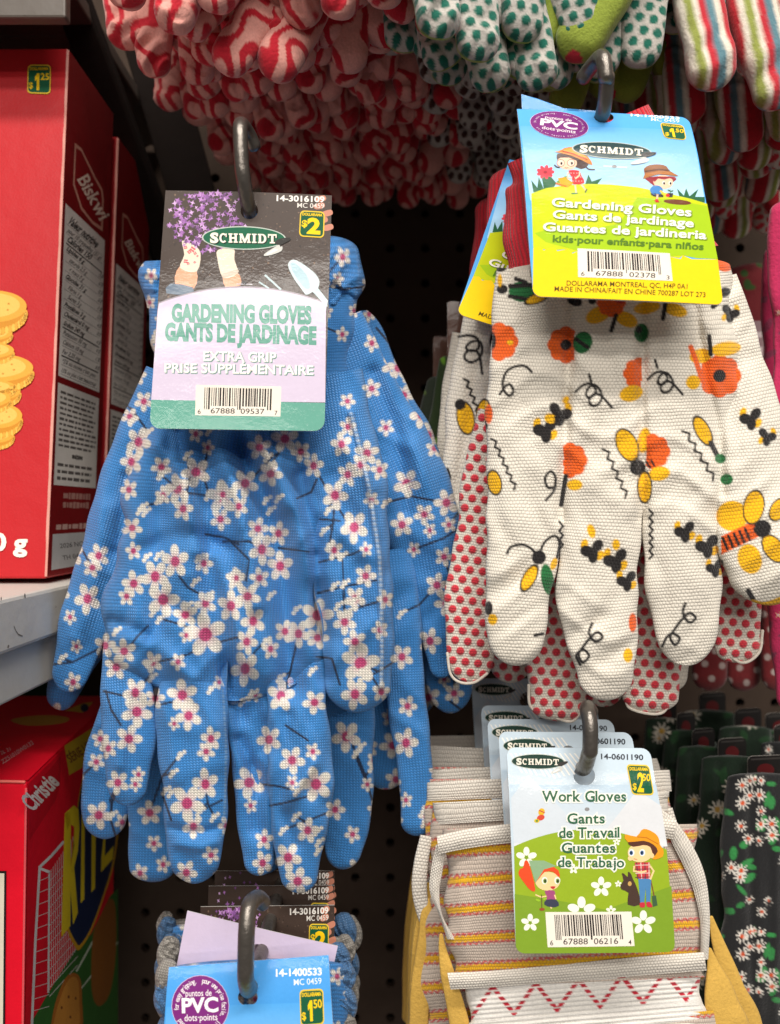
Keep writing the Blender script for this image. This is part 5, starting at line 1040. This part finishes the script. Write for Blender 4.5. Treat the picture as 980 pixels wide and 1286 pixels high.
    if near:
        s2 = plane_sheet([v+np.array((0, -.0004, 0))+k for v, k in zip(fr, [np.array(u) for u in ((.001, 0, -.0008), (-.0008, 0, -.0008), (-.0008, 0, .0008), (.001, 0, .0008))])])
        for cx, cy, rx, ry, L, sd in ((-8, 490, 34, 17, 2, 1), (-6, 545, 24, 14, 2, 7), (-4, 522, 32, 20, 9, 2), (-16, 500, 30, 14, 15, 6), (-18, 486, 38, 12, 15, 8), (-4, 462, 46, 22, 16, 3), (-14, 440, 32, 13, 23, 4), (-10, 418, 26, 12, 23, 9), (-8, 385, 42, 25, 30, 5)): cracker(s2, cx, cy, rx, ry, L, sd)
        s2.mb.build('cracker_picture', M_BOXCARD, t, False); s2.on(MB()); s2.text('200 g', (-46, 690), (33, 692), 21, (246, 238, 224), 2, .035); s2.mb.build('weight_print', M_BOXCARD, t, False)
        s2.on(MB()); price(s2, [(35,81),(64,81),(63.5,118),(34,117)], '1', '25', 3); s2.mb.build('price_sticker', M_SIGN, t, False)
    e0, e1 = fr[1], fr[2]; w_ = np.array((.0009, 0, 0)); n_ = 40; ff = np.linspace(.004, .996, n_)[:, None]; rr = random.Random(3); wd = np.array([rr.uniform(.25, 1.1) for _ in range(n_)])[:, None]
    A_ = e0*(1-ff)+e1*ff+(-.0002, -.0006, 0)-w_*wd*.5; B_ = e0*(1-ff)+e1*ff+(.0004, .0000, 0); m_ = MB(); i_ = np.arange(n_-1)
    m_.add(np.concatenate([A_, B_]), np.stack([i_, i_+1, i_+n_+1, i_+n_], -1), lin((226, 160, 146))); m_.build('worn_fold', M_BOXCARD, t, False)
    return t
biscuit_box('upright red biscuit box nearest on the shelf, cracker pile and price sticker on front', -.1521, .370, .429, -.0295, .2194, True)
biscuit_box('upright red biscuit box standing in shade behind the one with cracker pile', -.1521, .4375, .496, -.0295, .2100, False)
def cracker_box():
    ft = P(33, 983, .314); bt = P(118, 899, .4147); k = (bt-ft)/(.1007)*.146; k[2] = 0
    fr = [ft+(-.075, 0, .0), ft, np.array((ft[0], ft[1]-.007, ft[2]-.23)), np.array((ft[0]-.075, ft[1]-.007, ft[2]-.23))]
    bk = [v+k for v in fr]; red = lin((236, 14, 42))
    t = thing('cracker_box', 'bright red cracker box at bottom left with blue and yellow oval on its side', 'box', fr[2])
    mb = MB(); carton_mesh(mb, fr, bk, red); mb.build('carton', M_BOXCARD, t, False, .0010)
    o = np.array((.0004, 0, 0)); sh = plane_sheet([fr[1]+o+(0, .0012, -.001), bk[1]+o+(0, 0, -.001), bk[2]+o, fr[2]+o+(0, .0012, 0)])
    z = lambda l: [(a/2.97, 860+b/2.97) for a, b in l]
    sh.grid([px(v) for v in sh.w], 2, 2, (234, 16, 42), 0)
    sh.poly([(36,998),(76,950),(76,985),(70,1005),(42,1048),(37,1056)], (206, 14, 36), 1); sh.serif('Christie', (41,1019.5), (74.5,984), 22, (250, 238, 232), 3, .03, slab=.07, half=.1)
    sh.poly(z([(240,228),(330,170),(382,135),(390,250),(340,290),(258,338)]), (214, 178, 44), 2); sh.text('SÉRIE LIMITÉE', *z([(264,292),(392,205)]), 11, (128, 60, 34), 3, .02)
    # goal net, grass, crackers
    sh.poly(z([(112,1270),(180,1150),(280,990),(340,930),(410,790),(440,760),(440,1290),(112,1290)]), (52, 108, 44), 1); sh.line(z([(285,1070),(400,860)]), 2.2, (210, 222, 200), 2); sh.line(z([(290,1150),(440,960)]), 1.6, (210, 222, 200), 2)
    W_ = (226, 214, 212)
    for i in range(13): a = i/12; sh.line(z([(184+80*a*1.1, 700-128*a*1.05), (184+95*a, 1140-140*a*1.0)]), .8, W_, 2)
    for i in range(14): y = 735+i*33; sh.line(z([(184, y), (290, y-118)]), .8, W_, 2)
    for i in range(12): y = 720+i*44; sh.line(z([(143+(-2*i), y+14), (184, y-4)]), .8, W_, 2)
    sh.line(z([(118,1290),(132,950),(148,680)]), 3.2, (232, 230, 230), 3); sh.line(z([(146,682),(190,640),(238,585)]), 3.4, (232, 230, 230), 3); sh.line(z([(150,686),(186,700)]), 3.4, (240, 240, 240), 3); sh.line(z([(184,700),(180,1150)]), 2.4, (226, 224, 224), 3)
    sh.poly(z([(190,1270),(205,1190),(240,1100),(275,1075),(300,1100),(306,1180),(300,1290),(190,1290)]), (176, 106, 36), 3, 3); sh.poly(z([(200,1262),(218,1190),(248,1112),(274,1090),(292,1110),(296,1190),(290,1280),(204,1280)]), (204, 138, 56), 4, 3)
    for a, b in ((256,1165),(230,1205),(282,1170),(262,1240)): sh.ellipse(a/2.97, 860+b/2.97, 1.2, 2, (120, 66, 24), 5)
    sh.poly(z([(340,1060),(348,930),(380,850),(410,800),(430,830),(432,1000),(410,1150),(370,1200),(345,1160)]), (150, 92, 34), 3, 3)
    # oval with the name
    ov = lambda k, dx=0: [(a/2.97+dx, 860+b/2.97) for a, b in np.array([(280,980),(246,900),(250,800),(270,600),(300,380),(340,240),(400,130),(440,170),(450,400),(430,640),(385,800),(340,920),(300,985)])*1.0]
    sh.poly(catmull([(c[0], c[1]) for c in ov(1)], 6, True), (222, 168, 36), 6); sh.poly(catmull([((c[0]-112)*.94+112, (c[1]-1050)*.955+1050) for c in ov(1)], 6, True), (18, 38, 78), 7)
    Y = (250, 222, 44); R = lambda l, L=8, c=Y: sh.poly(z(l), c, L)
    R([(240,480),(262,455),(270,1000),(228,942)][:0] or [(241,480),(264,470),(262,900),(228,942)]); R([(241,480),(275,450),(292,465),(296,540),(290,620),(272,700),(262,690),(276,600),(276,530),(262,520),(250,545)]); R([(262,690),(276,680),(290,850),(272,896),(262,760)])
    R([(304,440),(316,430),(314,800),(300,815)]); R([(326,420),(376,372),(374,420),(358,440),(354,760),(340,775),(342,456),(326,470)]); R([(382,372),(424,330),(422,372),(398,470),(390,640),(424,600),(420,650),(376,700),(378,640),(402,420),(382,420)])
    sh.mb.build('side_panel', M_BOXCARD, t, False)
    o = np.array((0, 0, .0004)); s3 = plane_sheet([fr[0]+o+k*.02, fr[1]+o+k*.01, bk[1]+o, bk[0]+o]); zt = lambda l: [(a/3.167, 880+b/3.167) for a, b in l]
    s3.grid([px(v) for v in s3.w], 2, 2, (232, 14, 40), 0)
    s3.poly(zt([(40,78),(110,62),(210,58),(275,70),(240,92),(110,100)]), (206, 160, 60), 1, 3); s3.poly(zt([(255,40),(330,10),(372,5),(330,48)]), (226, 190, 60), 1); s3.ellipse(106, 889, 5, 5, (18, 38, 78), 2)
    s3.text('ZZ51010W0132', *zt([(10,252),(134,172)]), 5.2, (240, 190, 190), 2, .01); s3.text('2L 21', *zt([(4,216),(42,198)]), 4.6, (240, 190, 190), 2, .01)
    s3.mb.build('top_panel', M_BOXCARD, t, False)
    m_ = MB(); rod(m_, [fr[1]*(1-a)+fr[2]*a+(.0000, -.0001, 0) for a in np.linspace(.01, .9, 30)], .0005, lin((232, 90, 96)), 6, 0); m_.build('worn_fold', M_BOXCARD, t); m_ = MB(); rod(m_, [fr[0]*(1-a)+fr[1]*a+(0, -.0001, .0001+.0004*math.sin(9*a)) for a in np.linspace(.02, .99, 24)], .0006, lin((240, 120, 110)), 6, 0); m_.build('worn_fold', M_BOXCARD, t)
    s4 = plane_sheet([v+np.array((0, -.0004, 0)) for v in fr]); s4.poly([(-60,1093),(8,1094),(6,1320),(-60,1320)], (28, 24, 26), 1); s4.poly([(-60,1096),(5.4,1097),(3.4,1320),(-60,1320)], (238, 226, 206), 2); s4.mb.build('front_print', M_BOXCARD, t, False)
    g = thing('carton', 'dark green carton corner in shade under the cream shelf, behind the red cracker box', 'box', bk[0]); mb = MB(); a = bk[0]+np.array((-.12, .005, .006)); mb.box(tuple(a+(0, 0, -.2)), tuple(a+(.134, .12, 0)), lin((26, 54, 30))); mb.build('carton_body', M_BOXCARD, g, False, .001)
cracker_box()
# ================================================================== gloves hanging above, to the right and behind
def col_swirl(seed):
    a, b = lin((236, 166, 154)), lin((200, 30, 48)); r = random.Random(seed); p = [r.uniform(0, 6.28) for _ in range(4)]
    def col(x, y):
        w = np.sin(.13*x+p[0]+3.0*np.sin(.034*y+p[1]+.02*x)+1.9*np.sin(.085*x-.05*y+p[2])+1.1*np.sin(.11*y+p[3])); m = sstep(.1, .34, w)
        return a+(b-a)*m[:, None]
    return col
def col_vert(seed):
    S = [((190, 30, 44), 22), ((232, 222, 206), 7), ((150, 158, 76), 9), ((232, 222, 206), 6), ((196, 44, 56), 9), ((96, 134, 146), 10), ((230, 220, 204), 8)]
    tot = sum(w for _, w in S)
    def col(x, y):
        out = 0
        for o in (-1.4, -.5, .5, 1.4):
            u = np.mod(x+o+seed*17, tot); C = np.zeros((len(x), 3)); e = 0
            for c, w in S: C[(u >= e) & (u < e+w)] = lin(c); e += w
            out = out+C*.25
        return out
    return col
def col_daisy(base, seed, core=(214, 140, 50), leaf=(44, 96, 52), pet=(226, 216, 206), n=30, r0=9, r1=17):
    r_ = random.Random(seed); per = 190.0; fl = [(r_.uniform(0, per), r_.uniform(0, per), r_.uniform(r0, r1), r_.uniform(0, 3)) for _ in range(n)]; lf = [(r_.uniform(0, per), r_.uniform(0, per), r_.uniform(2.5, 5), r_.uniform(5, 10), r_.uniform(0, 180)) for _ in range(34)]
    B, K, L_, W_ = lin(base), lin(core), lin(leaf), lin(pet)
    def col(x, y):
        x, y = np.mod(x, per), np.mod(y, per); C = np.tile(B, (len(x), 1)); paint(C, x, y, [('e', a, b, c, d, e, L_, 0) for a, b, c, d, e in lf])
        for fx, fy, r, ro in fl:
            k = (abs(x-fx) < r) & (abs(y-fy) < r)
            if not k.any(): continue
            X, Y = x[k]-fx, y[k]-fy; rr = np.hypot(X, Y); th = np.arctan2(Y, X)+ro; m = sstep(1, -1, rr-r*(.62+.38*np.cos(th*9))); C[k] += (W_-C[k])*m[:, None]; C[k] += (K-C[k])*sstep(.8, -.8, rr-.3*r)[:, None]
        return C
    return col
def split_col(front, back): return lambda x, y: np.where((x > 300)[:, None], back(x, y), front(x, y))
def hand(mb, colf, seed, ws=3.4, disp=None, puff=.62, mirror=1, hw=29, sc=.000305):
    """one hanging glove in its own coordinates: finger tips near y = 0, cuff up"""
    r = random.Random(seed); pr = local(sc); kw = dict(proj=pr, col=colf, ws=ws, disp=disp, step=2.2); m = mirror
    tube(mb, [(0,-620,74,0),(0,-540,84,0),(0,-420,96,2),(0,-300,112,2),(0,-210,106,0),(0,-150,84,0)], T=.3, tmax=32, cap=.4, root=True, rcap=.1, **kw)
    for i, (x, y) in enumerate(((-86, -46), (-30, -6), (28, 0), (84, -34))):
        j = r.uniform(-14, 14); z = r.uniform(-10, 16)
        tube(mb, [(m*x*.98,-250,hw-1,0),(m*(x+j*.3),-160,hw,4+z*.4),(m*(x+j*.8),-80,hw+1,6+z),(m*(x+j),y+r.uniform(-12, 10),hw-5,2+z*1.4)], T=puff, cap=.9, **kw)
    tube(mb, [(m*86,-380,34,2),(m*122,-300,34,8),(m*134,-210,32,12),(m*134,-130,24,10)], T=.55, **kw)
def pair_proto(name, label, cat, group, cols, mat, seed, disp=None, off=30, puff=.62, back=None, hw=29, sc=.000305):
    t = thing(name, label, cat, (0, 0, 0), group)
    for k in (0, 1):
        mb = MB(); hand(mb, cols[k], seed+k, disp=disp if k == 0 else None, mirror=1-2*k, puff=puff, hw=hw, sc=sc); o = mb.build('glove', mat, t); o.location = ((2*k-1)*off*.000305, k*.012, k*.004); o.rotation_euler = (0, (2*k-1)*.12, (2*k-1)*.15)
    return t
def place(protos, spots, labels=None):
    r = random.Random(21); used = set()
    for i, (x, y, d, roll, yaw) in enumerate(spots):
        p = protos[i % len(protos)]
        o = p if p.name not in used else copy_tree(p)
        used.add(p.name); o.location = tuple(P(x, y, d)); o.rotation_euler = (r.uniform(-.1, .1), roll, yaw)
        if labels: o['label'] = labels[i] if i < len(labels) else labels[-1]
# peppermint-swirl gloves, top left
gsw = 'red swirl gloves along the top'
pa = [pair_proto('glove_pair', 'pink and red swirl gloves', 'gloves', gsw, (col_swirl(k), col_swirl(k+9)), M_SOFT, k*3, creases([], (), 4.5, 52, k), puff=.74, hw=31, sc=.000262) for k in range(3)]
spots = [(212,46,.288,.42,.2),(370,92,.315,-.05,-.2),(490,28,.292,.05,.3),(300,60,.318,.1,.4),(440,66,.325,-.1,-.3),(530,70,.335,.1,.2),(250,112,.345,.1,.2),(350,128,.356,-.1,-.2),(440,122,.362,.1,.3),(520,132,.37,-.08,.1),(290,160,.382,.1,-.2),(390,172,.392,-.1,.3),(480,166,.40,.1,-.2),(550,170,.41,0,.3),(320,200,.42,.15,.2),(420,210,.43,-.1,-.3),(510,206,.44,.05,.3),(350,232,.455,.1,-.1),(440,240,.468,-.1,.2),(530,238,.48,.1,.1),(380,258,.50,0,0),(470,262,.51,.1,-.2),(550,258,.52,-.1,.2)]
place(pa, spots, ['red swirl glove pair with one rounded finger poking out left at the top edge', 'red swirl glove pair with the broad brightly lit finger right of the left-poking one', 'red swirl glove pair at the top edge beside the green dotted gloves']+['red swirl glove pair hanging dim behind the bright front ones']*30)
# green dotted gloves and brown dotted ones behind them, top middle
LIME = lin((150, 166, 62)); DW = lin((196, 190, 182))
lime = lambda x, y: np.where((np.sin(x*.045+1)*np.sin(y*.04) > .80)[:, None], lin((206, 40, 60)), np.tile(LIME, (len(x), 1)))
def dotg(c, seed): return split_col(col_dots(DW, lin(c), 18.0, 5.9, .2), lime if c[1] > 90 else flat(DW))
pg = [pair_proto('glove_pair', 'green dotted gloves', 'gloves', 'green dotted gloves at the top', (dotg((20, 104, 86), k), lime if k else dotg((20, 104, 86), 3)), M_SOFT, 40+k*5, dot_disp(18, 5.9, 1.6, .2, creases([], (), 3, 60, k)), off=62) for k in range(2)]
place(pg, [(640,84,.292,.04,.35),(560,84,.312,.42,-.5),(722,100,.300,-.08,-.25),(655,126,.325,.05,.2),(775,66,.318,-.2,-.4),(715,122,.338,.1,-.1)], ['white glove pair with green dots hanging frontmost beside a lime thumb', 'green dotted glove pair with a lime finger slanting down next to the red swirl gloves', 'lime glove pair with a red flower patch and green dotted fingertip', 'green dotted glove pair whose fingertip ends just above the blue card', 'lime glove pair at the top edge right of the green dotted ones', 'green dotted glove pair right above the upturned hook tip'])
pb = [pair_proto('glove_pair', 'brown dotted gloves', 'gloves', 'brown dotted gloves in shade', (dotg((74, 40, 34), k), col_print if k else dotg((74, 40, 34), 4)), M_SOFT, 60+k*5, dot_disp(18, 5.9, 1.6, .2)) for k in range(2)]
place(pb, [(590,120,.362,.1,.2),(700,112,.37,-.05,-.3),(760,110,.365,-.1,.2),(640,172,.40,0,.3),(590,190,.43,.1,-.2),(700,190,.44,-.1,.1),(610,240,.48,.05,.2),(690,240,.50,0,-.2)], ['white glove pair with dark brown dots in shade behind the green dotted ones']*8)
# striped gloves, top right
ps = [pair_proto('glove_pair', 'striped gloves', 'gloves', 'candy striped gloves at the right', (col_vert(k), col_dots(lin((226, 216, 204)), RED, 16, 5.4) if k == 0 else col_vert(k+2)), M_SOFT, 80+k*5, creases([], (), 3, 70, k)) for k in range(2)]
place(ps, [(1022,142,.300,-.03,.1),(985,190,.332,.04,-.2),(945,215,.36,0,.3),(905,262,.40,.03,-.3),(880,280,.43,0,.2),(860,290,.47,0,-.2),(925,300,.45,.05,.1)], ['red and white striped glove pair frontmost at the right edge, red dotted palm beside it', 'striped glove pair second from the front at the top right', 'striped glove pair with teal edge hanging third at top right']+['striped glove pair hanging in deep shade at top right']*4)
# farther pairs on the blue gloves' hook
def blue_rear():
    for lab, d, items in (('blue blossom gloves second on their hook, dark wrist and lower tips showing', .352, [([(446,392,14,0),(456,420,26,0),(466,480,38,2),(488,560,60,2),(510,680,70,0),(530,780,66,-6)], .3), ([(545,690,40,0),(562,780,34,2),(566,850,30,2),(568,896,20,0)], .5), ([(480,860,34,0),(486,930,34,2),(484,992,24,0)], .5), ([(420,820,40,0),(410,930,34,0),(412,1000,24,0)], .5), ([(120,780,30,0),(96,830,26,2),(80,868,20,2),(76,892,14,0)], .55)]),
                         ('blue blossom gloves deepest on their hook, seen right of the wrists', .42, [([(456,420,22,0),(462,480,36,0),(462,600,60,0),(480,760,70,0)], .4), ([(500,760,36,0),(520,850,30,0),(524,900,20,0)], .5)])):
        t = thing('glove_pair', lab, 'gloves', P(440, 300, d), 'blue blossom gloves')
        for pts, T in items: mb = MB(); tube(mb, pts, proj=screen(d), col=COLR, T=T, tmax=26, ws=3.4, step=1.6, root=True, rcap=.3); mb.build('glove', M_KNIT, t)
blue_rear()
# magenta gloves at the right edge
def edge_gloves():
    c1 = col_daisy((196, 44, 92), 5, (240, 200, 210), (150, 60, 90), (230, 190, 150), 16, 3, 6)
    for lab, d, pts, pts2 in (('magenta flowered glove pair cut by the right edge, beside the bee gloves', .318, [(1004,250,34,0),(1000,300,36,0),(1004,420,34,2),(1010,560,38,4),(1006,700,36,4),(1000,800,34,4),(998,896,20,0)], [(1012,640,36,-14),(1006,720,38,-12),(1004,790,30,-14)]),
                              ('magenta flowered glove pair in shade behind the one at right edge', .36, [(1000,300,40,0),(996,420,40,0),(998,560,44,0),(996,700,40,0),(994,820,22,0)], [(1020,600,30,-8),(1016,760,26,-8)])):
        t = thing('glove_pair', lab, 'gloves', P(1000, 300, d), 'magenta gloves at the right edge'); mb = MB(); tube(mb, pts, proj=screen(d), col=c1, T=.5, ws=4.5, root=True, disp=creases([([(975,400),(990,560)], 8, -4)], [(1.5, .02, .05, 0)])); mb.build('glove', M_SOFT, t); mb = MB(); tube(mb, pts2, proj=screen(d), col=c1, T=.5, ws=4.5, root=True); mb.build('glove', M_SOFT, t)
edge_gloves()
# dark flowered gloves, lower right
def floral():
    ca = col_daisy((30, 30, 32), 2, (214, 84, 40), (52, 140, 72), (232, 226, 216), 44, 6, 10); cb = col_daisy((26, 44, 30), 8, (206, 160, 60), (34, 70, 38), (224, 216, 200), 34, 8, 12.5)
    rows = [(962,984,54,.345,ca,'black flowered glove pair with green leaves and red centres, nearest at bottom right'),(920,962,42,.372,cb,'dark green daisy glove pair right behind the black flowered one'),(884,950,34,.402,cb,'dark green daisy glove pair second behind the black flowered one'),(862,930,28,.43,cb,'dark green daisy glove pair third behind the black flowered one'),(838,915,28,.46,cb,'dark green daisy glove pair farthest back, left in deep shade'),(985,945,30,.41,ca,'black flowered glove pair in shade at the far right'),(940,925,40,.45,cb,'dim daisy glove pair in the back row, above the dark green daisy ones'),(980,930,44,.49,cb,'dim daisy glove pair deepest at the far right edge'),(895,905,40,.50,cb,'dim daisy glove pair deepest on the pegboard, right of the work glove cards')]
    for i, (x, y, hw, d, c, lab) in enumerate(rows):
        t = thing('glove_pair', lab, 'gloves', P(x, y-40, d), 'dark flowered gloves'); r = random.Random(i)
        for k in (0, 1):
            mb = MB(); dx = k*hw*.7-4; tube(mb, [(x+dx,y-14+k*12,hw*.8,0),(x+dx-1,y+50,hw*.92,2),(x+dx+r.uniform(-3,3),y+150,hw,4),(x+dx-2,y+270,hw*1.02,4),(x+dx,y+420,hw*.8,0)], proj=screen(d+k*.008), col=c, T=.42, ws=4.2, root=True, rcap=.18, cap=.3, step=1.8, disp=creases([([(x+dx-hw*.3,y),(x+dx-hw*.2,y+330)], 6, -4), ([(x+dx+hw*.35,y+40),(x+dx+hw*.3,y+330)], 6, 3)], [(1.4, .03, .05, i)])); mb.build('glove', M_SOFT, t)
        ref = [(x-hw*.42,y-34),(x+hw*.42,y-36),(x+hw*.42,y+14),(x-hw*.42,y+16)]; sh = Sheet(ref, [P(a, b, d+.014) for a, b in ref]); sh.card(rounded(ref, 6, 4), (34, 31, 30), facecol=(24, 21, 20)); sh.ellipse(x, y-17, hw*.2, 8, (84, 18, 21), 1); sh.line([(x-hw*.34,y-30),(x+hw*.34,y-32)], 2, (60, 56, 54), 1); finish_sheet(sh, 'hang_card', t)
floral()
# things in the shade between and behind
def shade_pairs():
    cg = col_daisy((54, 62, 50), 12, (40, 40, 38), (110, 140, 60), (176, 170, 160), 20, 5, 10)
    for lab, d, x, y, hw, y1 in (('green and grey patterned glove pair in shade left of the bee gloves', .40, 566, 446, 22, 690), ('dim patterned glove pair beside the pegboard, behind the green and grey one', .44, 548, 490, 20, 660)):
        t = thing('glove_pair', lab, 'gloves', P(x, y, d), 'patterned gloves in the middle shade')
        for k in (0, 1):
            mb = MB(); tube(mb, [(x-k*14,y+k*26,hw*.6,0),(x-k*14-4,y+80,hw,2),(x-k*14-8,y+160,hw,2),(x-k*14-10,y1,hw*.8,0)], proj=screen(d+.012*k), col=cg if k else lambda a, b: cg(a, b)*np.array((.9, 1.2, .6)), T=.5, root=True, ws=4.4); mb.build('glove', M_SOFT, t)
        ref = [(x-4,y-68),(x+34,y-66),(x+34,y+12),(x-4,y+10)]; sh = Sheet(ref, [P(a, b, d-.004) for a, b in ref]); sh.card(rounded(ref, 4, 4), (92, 52, 34), facecol=(92, 52, 34)); finish_sheet(sh, 'hang_card', t)
    ref = [(884,404),(1000,402),(1004,540),(886,540)]; d = .46; t = thing('glove_pair', 'glove pair with pale pink lettered card, blurred behind the bee gloves', 'gloves', P(940, 400, d))
    sh = Sheet(ref, [P(a, b, d) for a, b in ref]); sh.card(rounded(ref, 6, 4), (150, 120, 124), facecol=(150, 120, 124))
    for k, h in enumerate((8, 12, 12, 8, 6)): lines_block(sh, [(892,416+k*18),(994,416+k*18),(994,416+k*18+h),(892,416+k*18+h)], 1, (214, 196, 196), 1, k, (.7, .98), .4)
    sh.poly([(894,506),(960,506),(960,532),(894,532)], (200, 190, 186), 1); [sh.poly([(898+i*5,509),(900+i*5,509),(900+i*5,527),(898+i*5,527)], (40, 34, 36), 2) for i in range(12)]
    finish_sheet(sh, 'hang_card', t); mb = MB(); tube(mb, [(950,330,46,0),(950,380,60,0),(950,520,70,0),(950,640,66,0)], proj=screen(d+.02), col=col_daisy((120, 34, 40), 3, (220, 180, 60), (60, 90, 40), (214, 120, 60), 20, 5, 9), T=.3, root=True); mb.build('glove', M_SOFT, t)
    d = .44; t = thing('glove_pair', 'dim red glove pair with pale dots under the bee gloves, right side', 'gloves', P(920, 700, d))
    for k in (0, 1, 2):
        mb = MB(); tube(mb, [(890+k*44,660,24,0),(892+k*44,760,26,2),(890+k*44,868,20,0)], proj=screen(d+.01*(k % 2)), col=col_dots(lin((126, 36, 40)), lin((196, 176, 170)), 22, 4.2), T=.6, root=True); mb.build('glove', M_SOFT, t)
shade_pairs()
